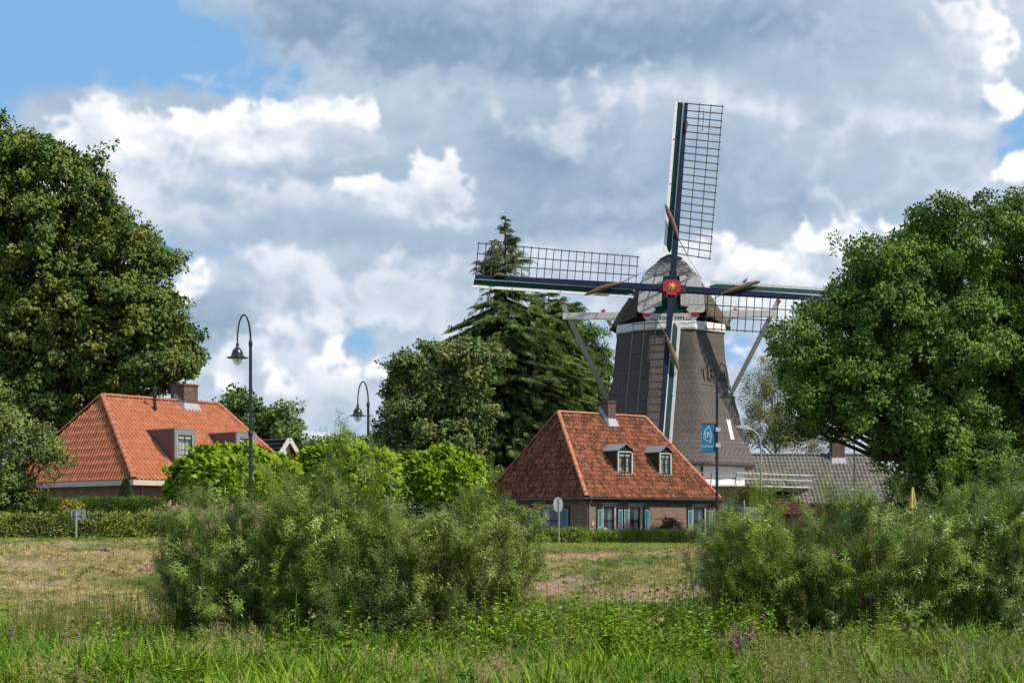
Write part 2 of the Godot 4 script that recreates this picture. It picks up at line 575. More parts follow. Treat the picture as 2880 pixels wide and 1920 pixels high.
# ---------------------------------------------------------------- houses
func wall_mesh(w: float, h: float, holes: Array, depth := 0.14) -> MB:      # front at z = 0, openings [x0, y0, x1, y1] with reveals
	var m := MB.new()
	var xs := [0.0, w]; var ys := [0.0, h]
	for o in holes:
		xs.append(o[0]); xs.append(o[2]); ys.append(o[1]); ys.append(o[3])
	xs.sort(); ys.sort()
	for j in ys.size() - 1:
		for i in xs.size() - 1:
			if xs[i + 1] - xs[i] < 1e-4 or ys[j + 1] - ys[j] < 1e-4: continue
			var cx: float = (xs[i] + xs[i + 1]) / 2.0
			var cy: float = (ys[j] + ys[j + 1]) / 2.0
			var inside := false
			for o in holes:
				if cx > o[0] and cx < o[2] and cy > o[1] and cy < o[3]: inside = true
			if inside: continue
			m.quad(Vector3(xs[i], ys[j], 0), Vector3(xs[i + 1], ys[j], 0), Vector3(xs[i + 1], ys[j + 1], 0), Vector3(xs[i], ys[j + 1], 0), -1, -1, xs[i], ys[j])
			m.quad(Vector3(xs[i + 1], ys[j], -depth * 2.0), Vector3(xs[i], ys[j], -depth * 2.0), Vector3(xs[i], ys[j + 1], -depth * 2.0), Vector3(xs[i + 1], ys[j + 1], -depth * 2.0))
	for o in holes:
		var z := -depth * 2.0
		m.quad(Vector3(o[0], o[1], z), Vector3(o[0], o[1], 0), Vector3(o[0], o[3], 0), Vector3(o[0], o[3], z))
		m.quad(Vector3(o[2], o[1], 0), Vector3(o[2], o[1], z), Vector3(o[2], o[3], z), Vector3(o[2], o[3], 0))
		m.quad(Vector3(o[0], o[3], 0), Vector3(o[2], o[3], 0), Vector3(o[2], o[3], z), Vector3(o[0], o[3], z))
		m.quad(Vector3(o[0], o[1], z), Vector3(o[2], o[1], z), Vector3(o[2], o[1], 0), Vector3(o[0], o[1], 0))
	return m

# a window set in an opening of w x h; T has its origin at the lower left corner of the opening, x right, y up, z out
func window(parent: Node, T: Transform3D, w: float, h: float, frame_m, sash_m, transom := 0.0, curtain := true, grid := Vector2i(1, 1), blind := 0.0, fw := 0.09):
	var o := sub("window", parent, T)
	var f := MB.new()
	f.bx(0, 0, -0.10, fw, h, 0.025); f.bx(w - fw, 0, -0.10, w, h, 0.025)
	f.bx(fw, h - fw, -0.10, w - fw, h, 0.025); f.bx(fw, 0, -0.10, w - fw, fw * 0.8, 0.035)
	part("frame", f, frame_m, o)
	var s := MB.new()
	var sw := 0.055
	var a := fw; var b := w - fw; var lo := fw * 0.8; var hi := h - fw
	s.bx(a, lo, -0.09, a + sw, hi, -0.03); s.bx(b - sw, lo, -0.09, b, hi, -0.03)
	s.bx(a + sw, hi - sw, -0.09, b - sw, hi, -0.03); s.bx(a + sw, lo, -0.09, b - sw, lo + sw, -0.03)
	if transom > 0.0: s.bx(a + sw, transom - 0.05, -0.085, b - sw, transom + 0.05, 0.0)
	for i in range(1, grid.x):
		var x := lerpf(a, b, float(i) / grid.x)
		s.bx(x - 0.018, lo + sw, -0.08, x + 0.018, hi - sw, -0.035)
	for j in range(1, grid.y):
		var y := lerpf(lo, hi, float(j) / grid.y)
		s.bx(a + sw, y - 0.018, -0.082, b - sw, y + 0.018, -0.037)
	part("sash", s, sash_m, o)
	for i in grid.x:
		for j in grid.y:
			var g := MB.new()
			var x0 := lerpf(a, b, float(i) / grid.x); var x1 := lerpf(a, b, float(i + 1) / grid.x)
			var y0 := lerpf(lo, hi, float(j) / grid.y); var y1 := lerpf(lo, hi, float(j + 1) / grid.y)
			g.quad(Vector3(x0, y0, -0.06), Vector3(x1, y0, -0.06), Vector3(x1, y1, -0.06), Vector3(x0, y1, -0.06))
			part("pane", g, mats.glass, o)
	if curtain:
		for side in 2:
			var c := MB.new()
			var n := 10
			var cw := w * 0.24
			for k in n:
				var x0 := cw * k / n; var x1 := cw * (k + 1) / n
				var z0 := -0.22 + 0.025 * (1 if k % 2 else -1); var z1 := -0.22 + 0.025 * (-1 if k % 2 else 1)
				var ox := fw if side == 0 else w - fw - cw
				c.quad(Vector3(ox + x0, fw, z0), Vector3(ox + x1, fw, z1), Vector3(ox + x1, hi, z1), Vector3(ox + x0, hi, z0))
			part("curtain", c, mats.curtain, o)
	if blind > 0.0:
		var bl := MB.new()
		bl.bx(a + sw, hi - blind, -0.05, b - sw, hi - 0.01, -0.035)
		part("blind", bl, mats.white, o)
	return o

func shutter(parent: Node, T: Transform3D, w: float, h: float):
	var o := sub("shutter", parent, T)
	var m := MB.new()
	m.bx(0, 0, 0, w, h, 0.045)
	part("shutter_board", m, mats.dark_green, o)
	for q in [[0.30, 0.86], [0.05, 0.24]]:
		var y0: float = h * q[0]; var y1: float = h * q[1]
		var x0 := w * 0.20; var x1 := w * 0.80
		var p := MB.new()
		p.bx(x0, y0, 0.045, x1, y1, 0.053)
		part("shutter_panel", p, mats.turquoise, o)
		var t := MB.new()
		var k := 0.03
		t.bx(x0 - k, y0 - k, 0.045, x0, y1 + k, 0.062); t.bx(x1, y0 - k, 0.045, x1 + k, y1 + k, 0.062)
		t.bx(x0, y1, 0.045, x1, y1 + k, 0.062); t.bx(x0, y0 - k, 0.045, x1, y0, 0.062)
		part("panel_trim", t, mats.white, o)

func tile_mesh(w: float, l: float, amp: float, lift := 0.042) -> MB:      # a roof tile: x across, y out of the roof, z down the slope
	var m := MB.new()
	var prof := [[-0.53, 0.55], [-0.36, 0.12], [-0.16, 0.0], [0.05, 0.22], [0.20, 0.78], [0.33, 1.0], [0.44, 0.86], [0.53, 0.55]]
	for i in prof.size() - 1:
		var a = prof[i]; var b = prof[i + 1]
		var x0: float = a[0] * w; var x1: float = b[0] * w
		var h0: float = a[1] * amp; var h1: float = b[1] * amp
		var p0 := Vector3(x0, h0 + lift, l * 0.56); var p1 := Vector3(x1, h1 + lift, l * 0.56)
		var p2 := Vector3(x1, h1, -l * 0.56); var p3 := Vector3(x0, h0, -l * 0.56)
		m.quad(p0, p1, p2, p3)
		m.quad(p0 - Vector3(0, 0.026, 0), p1 - Vector3(0, 0.026, 0), p1, p0)
	return m

func ridge_tile_mesh(l: float, r: float) -> MB:             # half round, along z
	var m := MB.new()
	for k in 6:
		var a := PI * k / 6.0; var b := PI * (k + 1) / 6.0
		var p := []
		for q in [[a, 0.5, 1.08], [b, 0.5, 1.08], [b, -0.55, 0.92], [a, -0.55, 0.92]]:
			p.append(Vector3(-cos(q[0]) * r * q[2], sin(q[0]) * r * q[2] * 0.8, q[1] * l))
		m.quad(p[0], p[1], p[2], p[3])
		m.quad(p[0] * Vector3(0.8, 0.8, 1), p[1] * Vector3(0.8, 0.8, 1), p[1], p[0])
	return m

# o: L, w, eave, ridge, t1, t2, tile width, tile length, amp, tints, jitter, inset, skip (function of local x, distance up the slope)
func tiled_roof(house: Node3D, o: Dictionary) -> MeshInstance3D:
	var L: float = o.L; var w: float = o.w; var e: float = o.eave; var r: float = o.ridge
	var A := Vector3(0, e, 0); var B := Vector3(L, e, 0); var C := Vector3(L, e, -w); var D := Vector3(0, e, -w)
	var R1 := Vector3(o.t1, r, -w / 2.0); var R2 := Vector3(L - o.t2, r, -w / 2.0)
	var under := MB.new()
	var dn := Vector3(0, -0.03, 0)
	for q in [[A, B, R2, R1], [C, D, R1, R2]]: under.quad(q[0] + dn, q[1] + dn, q[2] + dn, q[3] + dn)
	for q in [[D, A, R1], [B, C, R2]]: under.tri(q[0] + dn, q[1] + dn, q[2] + dn)
	under.quad(D + dn * 3.0, C + dn * 3.0, B + dn * 3.0, A + dn * 3.0)       # soffit
	var roof := part("roof", under, o.mats[0], house)
	var tm := tile_mesh(o.tw, o.tl, o.amp, o.get("lift", 0.042))
	var mesh := tm.done()
	var rest := []
	for i in o.mats.size(): rest.append(MB.new())
	var seen := []
	var cam_local := house.transform.affine_inverse() * Vector3(0, EYE, 0)
	var planes := [[A, B, R2, R1], [D, A, R1, R1], [B, C, R2, R2], [C, D, R1, R2]]
	for pi in 4:
		var q = planes[pi]
		var X: Vector3 = (q[1] - q[0]).normalized()
		var mid: Vector3 = q[3] - q[0]
		var S: Vector3 = (mid - X * mid.dot(X))
		var len := S.length()
		S = S / len
		var N := X.cross(S)
		var wide: float = (q[1] - q[0]).length()
		var top0: float = (q[3] - q[0]).dot(X)
		var top1: float = (q[2] - q[0]).dot(X)
		var rows := int(round(len / o.tl))
		var pitch := len / rows
		var cols := int(ceil(wide / o.tw))
		for j in rows:
			var s := (j + 0.5) * pitch
			var x0 = lerpf(0.0, top0, s / len) - o.tw * 0.10
			var x1 = lerpf(wide, top1, s / len) + o.tw * 0.10
			for i in cols:
				var x: float = (i + 0.5) * o.tw
				if x < x0 + o.tw * 0.25 or x > x1 - o.tw * 0.25: continue
				if pi == 0 and o.skip.call(x, s): continue
				var jit: float = o.jitter
				var bs := Basis(X, N, -S).rotated(N, rf(-jit, jit) * 0.5).rotated(X, rf(-jit, jit))
				var t := Transform3D(bs, q[0] + X * (x + rf(-jit, jit) * 0.15) + S * (s + rf(-jit, jit) * 0.1) + N * rf(0.0, jit * 0.25))
				var mi = rng.randi() % o.mats.size()
				if o.has("streak") and rf(0, 1) < 0.6: mi = absi(int(floor(nz_p.get_noise_2d(x * 3.0 + 17.0 * pi, s * 9.0) * 7.0 + 3.0))) % o.mats.size()
				if pi < 2 and not o.hidden.call(pi, x, s): seen.append([t.origin.distance_to(cam_local), t, mi])
				else: rest[mi].add(tm, t)
	seen.sort_custom(func(a, b): return a[0] < b[0])
	for k in seen.size():
		if k < o.get("limit", 297): part("tile", mesh, o.mats[seen[k][2]], roof, seen[k][1])
		else: rest[seen[k][2]].add(tm, seen[k][1])
	for i in rest.size():
		if rest[i].v.size() > 0:
			part("further_tiles", rest[i], o.mats[i], roof).set_meta("kind", "stuff")
	var rm := ridge_tile_mesh(o.rl, o.rr).done()
	for q in [[A, R1], [R1, R2], [B, R2], [D, R1]]:
		var ln: float = (q[1] - q[0]).length()
		var n := int(round(ln / o.rl))
		var Z: Vector3 = (q[0] - q[1]).normalized()
		var X := Vector3.UP.cross(Z).normalized()
		for k in n:
			var c: Vector3 = q[0].lerp(q[1], (k + 0.5) / n)
			part("ridge_tile", rm, o.ridge_mats[rng.randi() % o.ridge_mats.size()], roof, Transform3D(Basis(X, Z.cross(X), Z * (ln / n / o.rl)), c + Vector3(0, 0.035 + rf(0, 0.012), 0)))
	return roof

func chimney(house: Node3D, x0: float, x1: float, z0: float, z1: float, y0: float, y1: float, flash_y: float, slope: float):
	var o := sub("chimney", house)
	var m := MB.new()
	for q in [[Vector3(x0, y0, z1), Vector3(x1, y0, z1)], [Vector3(x1, y0, z1), Vector3(x1, y0, z0)], [Vector3(x1, y0, z0), Vector3(x0, y0, z0)], [Vector3(x0, y0, z0), Vector3(x0, y0, z1)]]:
		m.quad(q[0], q[1], q[1] + Vector3(0, y1 - y0, 0), q[0] + Vector3(0, y1 - y0, 0), -1, -1, q[0].x, 0.0)
	part("stack", m, mats.chimney_brick, o)
	var c := MB.new()
	c.bx(x0 - 0.05, y1, z0 - 0.05, x1 + 0.05, y1 + 0.07, z1 + 0.05)
	c.bx(x0 + 0.02, y1 + 0.07, z0 + 0.02, x1 - 0.02, y1 + 0.10, z1 - 0.02)
	part("mossy_cap", c, mats.moss, o)
	var p := MB.new()
	p.lathe([Vector2(0.10, y1 + 0.10), Vector2(0.10, y1 + 0.26), Vector2(0.07, y1 + 0.26), Vector2(0.07, y1 + 0.10)], 12, Vector3((x0 + x1) / 2.0, 0, (z0 + z1) / 2.0))
	part("chimney_pot", p, mats.dark_metal, o)
	var f := MB.new()
	var k := 0.22
	# lead apron: a skirt lying on the slope round the foot of the stack
	var ya := flash_y
	f.quad(Vector3(x0 - 0.12, ya - k * slope + 0.09, z1 + k), Vector3(x1 + 0.12, ya - k * slope + 0.09, z1 + k), Vector3(x1 + 0.012, ya + 0.34, z1 + 0.015), Vector3(x0 - 0.012, ya + 0.34, z1 + 0.015))
	var zb := maxf(z0, z1 - 0.75)
	for sd in 2:
		var xa := x0 - 0.012 if sd == 0 else x1 + 0.012
		var xo := x0 - 0.14 if sd == 0 else x1 + 0.14
		var a := Vector3(xo, ya - k * slope + 0.09, z1 + k); var b := Vector3(xo, ya + (z1 - zb) * slope + 0.09, zb)
		var cc := Vector3(xa, ya + (z1 - zb) * slope + 0.34, zb); var d := Vector3(xa, ya + 0.34, z1 + 0.015)
		if sd == 0: f.quad(b, a, d, cc)
		else: f.quad(a, b, cc, d)
	part("lead_flashing", f, mats.zinc, o)

func gutter(house: Node3D, pts: Array, r: float, m, called := "gutter"):
	for i in pts.size() - 1:
		var g := MB.new()
		var a: Vector3 = pts[i]; var b: Vector3 = pts[i + 1]
		var y := (b - a).normalized()
		var x := y.cross(Vector3.UP).normalized()
		for k in 8:
			var t0 := PI + PI * k / 8.0; var t1 := PI + PI * (k + 1) / 8.0
			var u0 := x * cos(t0) * r + Vector3.UP * sin(t0) * r; var u1 := x * cos(t1) * r + Vector3.UP * sin(t1) * r
			g.quad(a + u0, a + u1, b + u1, b + u0)
			g.quad(a + u1 * 0.85, a + u0 * 0.85, b + u0 * 0.85, b + u1 * 0.85)
		part(called, g, m, house)

func house_materials():
	mats.glass = glass(0.14)
	mats.white = metal(lin(0.66, 0.66, 0.63), 0.45)
	mats.curtain = mat(lin(0.6, 0.6, 0.56), 0.9)
	mats.dark_green = metal(lin(0.012, 0.026, 0.028), 0.4)
	mats.turquoise = metal(lin(0.018, 0.215, 0.31), 0.45)
	mats.pale_frame = metal(lin(0.50, 0.50, 0.46), 0.5)
	mats.zinc = mat(lin(0.33, 0.36, 0.40), 0.45, grain(15, 0.03, 0.75, 1.0), 1.0)
	mats.zinc.metallic = 0.35
	mats.dark_metal = metal(lin(0.02, 0.022, 0.025), 0.5)
	mats.moss = mat(lin(0.16, 0.13, 0.05), 0.95, grain(16, 0.05, 0.5, 1.2), 2.0)
	mats.chimney_brick = brick_mat(51, [Color8(104, 74, 62), Color8(92, 66, 58), Color8(120, 84, 68), Color8(84, 64, 58)], Color8(120, 110, 102))
	mats.brown_brick = brick_mat(52, [Color8(128, 98, 84), Color8(116, 88, 76), Color8(140, 108, 92), Color8(104, 82, 74)], Color8(168, 158, 148))
	mats.pink_brick = brick_mat(53, [Color8(150, 104, 92), Color8(140, 96, 86), Color8(160, 114, 100), Color8(132, 92, 84)], Color8(176, 160, 150))
	mats.orange = []
	for k in 3:
		mats.orange.append(mat([lin(0.46, 0.172, 0.088), lin(0.43, 0.158, 0.080), lin(0.48, 0.184, 0.096)][k], 0.75, grain(20, 0.02, 0.82, 1.05), 0.5, true, 0.3))
	mats.old_orange = []
	for k in 5:
		mats.old_orange.append(mat([lin(0.47, 0.178, 0.092), lin(0.32, 0.12, 0.066), lin(0.42, 0.17, 0.098), lin(0.20, 0.085, 0.05), lin(0.28, 0.118, 0.07)][k], 0.85, grain(22, 0.045, 0.45, 1.15, 5), 0.55, true, 0.3))
	mats.grey_tile = []
	for k in 3:
		mats.grey_tile.append(mat([lin(0.22, 0.21, 0.195), lin(0.18, 0.172, 0.16), lin(0.245, 0.23, 0.205)][k], 0.85, grain(24, 0.04, 0.6, 1.1), 0.6, true, 0.3))
	mats.ridge_new = [mat(lin(0.43, 0.15, 0.075), 0.7, grain(20, 0.02, 0.8, 1.05), 0.5), mat(lin(0.38, 0.13, 0.07), 0.7, grain(20, 0.02, 0.8, 1.05), 0.5)]
	mats.ridge_old = [mat(lin(0.52, 0.20, 0.105), 0.75, grain(20, 0.03, 0.8, 1.05), 0.7), mat(lin(0.48, 0.18, 0.095), 0.75, grain(20, 0.03, 0.75, 1.05), 0.7)]

func frame_on(a: Vector3, x: Vector3, z: Vector3) -> Transform3D:
	return Transform3D(Basis(x, Vector3.UP, z), a)

func shell(house: Node3D, L: float, w: float, h: float, ins: float, front_holes: Array, left_holes: Array, m):
	part("wall", wall_mesh(L - 2.0 * ins, h, front_holes), m, house, at3(ins, 0, -ins))
	part("wall", wall_mesh(w - 2.0 * ins, h, left_holes), m, house, frame_on(Vector3(ins, 0, -w + ins), Vector3(0, 0, 1), Vector3(-1, 0, 0)))
	part("wall", wall_mesh(L - 2.0 * ins, h, []), m, house, frame_on(Vector3(L - ins, 0, -w + ins), Vector3(-1, 0, 0), Vector3(0, 0, -1)))
	part("wall", wall_mesh(w - 2.0 * ins, h, []), m, house, frame_on(Vector3(L - ins, 0, -ins), Vector3(0, 0, -1), Vector3(1, 0, 0)))

func right_house():
	var g := -0.02
	var h := thing("brick_house", "low brown brick house with weathered orange pantile roof, two small dormers and turquoise shutters", "house", Vector3(4.071, g, -83.0), 0.662)
	var L := 10.38; var w := 9.38; var e := EYE + 1.591 - g; var r := EYE + 6.56 - g
	var ins := 0.22
	# openings: front wall coordinates start at the wall's left corner
	var fw := []
	for q in [[1.32, 2.38], [3.25, 4.35], [8.25, 9.43]]: fw.append([q[0] - ins, 0.42, q[1] - ins, EYE + 1.24])
	var lw := []
	lw.append([w - 4.50 - ins, 0.42, w - 2.45 - ins, EYE + 1.26])
	shell(h, L, w, e - 0.05, ins, fw, lw, mats.brown_brick)
	for q in fw:
		window(h, at3(q[0] + ins, q[1], -ins - 0.06), q[2] - q[0], q[3] - q[1], mats.pale_frame, mats.dark_green, EYE + 0.33 - 0.42, true, Vector2i(1, 1), 0.0, 0.13)
		var lt := MB.new()
		lt.bx(q[0] + ins - 0.05, q[3] - 0.01, -ins + 0.004, q[2] + ins + 0.05, q[3] + 0.10, -ins + 0.03)
		part("lintel", lt, mats.pale_frame, h)
	for q in lw:
		var T := frame_on(Vector3(ins + 0.06, q[1], -w + ins + q[0]), Vector3(0, 0, 1), Vector3(-1, 0, 0))
		window(h, T, q[2] - q[0], q[3] - q[1], mats.pale_frame, mats.dark_green, EYE + 0.33 - 0.42, true, Vector2i(1, 1), 0.0, 0.16)
		# soldier course above
		for k in 24:
			var x: float = lerpf(q[0] - 0.1, q[2] + 0.1, (k + 0.5) / 24.0)
			var b := MB.new()
			b.bx(-0.034, 0, 0, 0.034, 0.21, 0.012)
			part("brick", b, mats.soldier[k % 3], h, frame_on(Vector3(ins, q[3] + 0.03, -w + ins + x), Vector3(0, 0, 1), Vector3(-1, 0, 0)))
	for q in [[0.90, 1.30], [2.42, 2.82], [2.86, 3.24], [4.40, 4.86], [7.82, 8.22], [9.50, 9.92]]:
		shutter(h, at3(q[0], 0.40, -ins + 0.012), q[1] - q[0], EYE + 1.14 - 0.40)
	for q in [[2.43, 1.68], [5.25, 4.55]]:
		shutter(h, frame_on(Vector3(ins - 0.012, 0.40, -q[0]), Vector3(0, 0, 1), Vector3(-1, 0, 0)), q[0] - q[1], EYE + 1.17 - 0.40)
	var box := MB.new()
	box.bx(0.56, 0.92, -ins + 0.002, 0.66, 1.1, -ins + 0.05)
	part("house_number_plate", box, mats.white, h)
	var plinth := MB.new()
	plinth.bx(ins - 0.02, 0, -w + ins - 0.02, L - ins + 0.02, 0.2, -ins + 0.02)
	part("plinth", plinth, mats.dark_metal, h)
	gutter(h, [Vector3(-0.06, e - 0.02, 0.06), Vector3(L + 0.06, e - 0.02, 0.06)], 0.075, mats.zinc)
	gutter(h, [Vector3(-0.06, e - 0.02, -w), Vector3(-0.06, e - 0.02, 0.06)], 0.075, mats.zinc)
	var fas := MB.new()
	fas.bx(0.0, e - 0.20, -0.03, L, e - 0.06, 0.0); fas.bx(0.0, e - 0.20, -w, 0.03, e - 0.06, -0.035)
	part("fascia_board", fas, mats.dark_green, h)
	var pipe := MB.new()
	pipe.tube([Vector3(0.33, 0, -ins + 0.06), Vector3(0.33, e - 0.35, -ins + 0.06), Vector3(0.33, e - 0.2, 0.0), Vector3(0.33, e - 0.06, 0.05)], [0.045, 0.045, 0.045, 0.045], 10)
	pipe.lathe([Vector2(0.055, 1.5), Vector2(0.055, 1.58)], 10, Vector3(0.33, 0, -ins + 0.06))
	part("downpipe", pipe, mats.zinc, h)
	var slope := (r - e) / (w / 2.0)
	var hyp := sqrt(1.0 + slope * slope)
	var roof := tiled_roof(h, {"L": L, "w": w, "eave": e, "ridge": r, "t1": 1.88, "t2": 1.67, "tw": 0.216, "tl": 0.345, "amp": 0.07, "mats": mats.old_orange, "ridge_mats": mats.ridge_old, "jitter": 0.05, "rl": 0.36, "rr": 0.125, "streak": true,
		"skip": func(x, s): return s / hyp > 1.30 and s / hyp < 2.2 and ((x > 3.44 and x < 4.50) or (x > 6.68 and x < 7.54)),
		"hidden": func(pi, x, s): return pi == 1 and (x < 2.0 or s < 1.0)})
	for q in [[3.40, 1.14], [6.64, 0.95]]:
		var x0: float = q[0]; var dw: float = q[1]
		var z := -1.27
		var o := sub("dormer", h, at3(x0, EYE + 2.95 - g, z))
		var hh := 1.36
		var deep := hh / slope + 0.15
		var top := 0.34
		for sd in 2:
			var ck := MB.new()
			var xa := 0.0 if sd == 0 else dw - 0.05
			ck.prism(PackedVector2Array([Vector2(0, -0.15), Vector2(0, hh), Vector2(-deep, hh), Vector2(-deep, hh - 0.2)]), 0.0, 0.05, Transform3D(Basis(Vector3(0, 0, 1), Vector3.UP, Vector3(-1, 0, 0)), Vector3(xa + 0.05, 0, 0)))
			part("cheek", ck, mats.dark_wood, o)
		var face := MB.new()
		face.prism(PackedVector2Array([Vector2(0.0, hh - 0.05), Vector2(dw, hh - 0.05), Vector2(dw, hh), Vector2(dw / 2.0, hh + top - 0.03), Vector2(0, hh)]), -0.06, 0.02)
		part("pediment", face, mats.dark_green, o)
		var rf1 := MB.new()
		for sd in 2:
			var xa := -0.09 if sd == 0 else dw + 0.09
			var a := Vector3(xa, hh - 0.05, 0.12); var b := Vector3(dw / 2.0, hh + top, 0.12)
			var c := Vector3(dw / 2.0, hh + top, -deep - top / slope); var d := Vector3(xa, hh - 0.05, -deep - 0.05)
			var up := Vector3(0, 0.05, 0)
			if sd == 0:
				rf1.quad(a + up, b + up, c + up, d + up); rf1.quad(b, a, d, c); rf1.quad(a, b, b + up, a + up); rf1.quad(d, a, a + up, d + up)
			else:
				rf1.quad(b + up, a + up, d + up, c + up); rf1.quad(a, b, c, d); rf1.quad(b, a, a + up, b + up); rf1.quad(a, d, d + up, a + up)
		part("dormer_roof", rf1, mats.zinc, o)
		var fr := MB.new()
		fr.bx(0.0, 0, -0.05, 0.09, hh - 0.05, 0.03); fr.bx(dw - 0.09, 0, -0.05, dw, hh - 0.05, 0.03)
		fr.bx(0.0, -0.06, -0.05, dw, 0.03, 0.06); fr.bx(0.09, hh - 0.11, -0.05, dw - 0.09, hh - 0.05, 0.028)
		part("window_frame", fr, mats.white, o)
		var sa := MB.new()
		var y1 := hh - 0.11
		sa.bx(0.09, 0.03, -0.04, 0.16, y1, 0.012); sa.bx(dw - 0.16, 0.03, -0.04, dw - 0.09, y1, 0.012)
		sa.bx(0.16, y1 - 0.06, -0.04, dw - 0.16, y1, 0.012); sa.bx(0.16, 0.03, -0.04, dw - 0.16, 0.1, 0.012)
		sa.bx(dw / 2.0 - 0.02, 0.1, -0.035, dw / 2.0 + 0.02, y1 - 0.06, 0.008)
		sa.bx(0.16, y1 * 0.52 - 0.02, -0.036, dw - 0.16, y1 * 0.52 + 0.02, 0.006)
		part("sash", sa, mats.dark_green, o)
		for i in 2:
			for j in 2:
				var pn := MB.new()
				var xa := lerpf(0.16, dw - 0.16, i / 2.0); var xb := lerpf(0.16, dw - 0.16, (i + 1) / 2.0)
				var ya := lerpf(0.1, y1 - 0.06, j / 2.0); var yb := lerpf(0.1, y1 - 0.06, (j + 1) / 2.0)
				pn.quad(Vector3(xa, ya, -0.015), Vector3(xb, ya, -0.015), Vector3(xb, yb, -0.015), Vector3(xa, yb, -0.015))
				part("pane", pn, mats.glass, o)
		var bl := MB.new()
		bl.bx(0.17, y1 - 0.22, -0.055, dw - 0.17, y1 - 0.06, -0.042)
		part("blind", bl, mats.white, o)
		var cu := MB.new()
		cu.bx(0.17, 0.1, -0.16, 0.36, y1 - 0.06, -0.14); cu.bx(dw - 0.34, 0.1, -0.16, dw - 0.17, y1 - 0.06, -0.14)
		part("curtain", cu, mats.curtain, o)
		var ap := MB.new()
		ap.quad(Vector3(-0.16, -0.24 * slope - 0.08, 0.30), Vector3(dw + 0.16, -0.24 * slope - 0.08, 0.30), Vector3(dw + 0.06, 0.0, 0.035), Vector3(-0.06, 0.0, 0.035))
		for sd in 2:
			var xa := -0.10 if sd == 0 else dw + 0.01
			var k := 0.06
			ap.beam(Vector3(xa + 0.045, 0.02, 0.0), Vector3(xa + 0.045, hh - 0.15, -(hh - 0.17) / slope), 0.09, 0.05, Vector3(0, 1, 0))
		part("lead_flashing", ap, mats.zinc, o)
	chimney(h, 5.22, 5.80, -w / 2.0 - 0.45, -4.12, r - 1.3, EYE + 7.28 - g, EYE + 6.0 - g, slope)

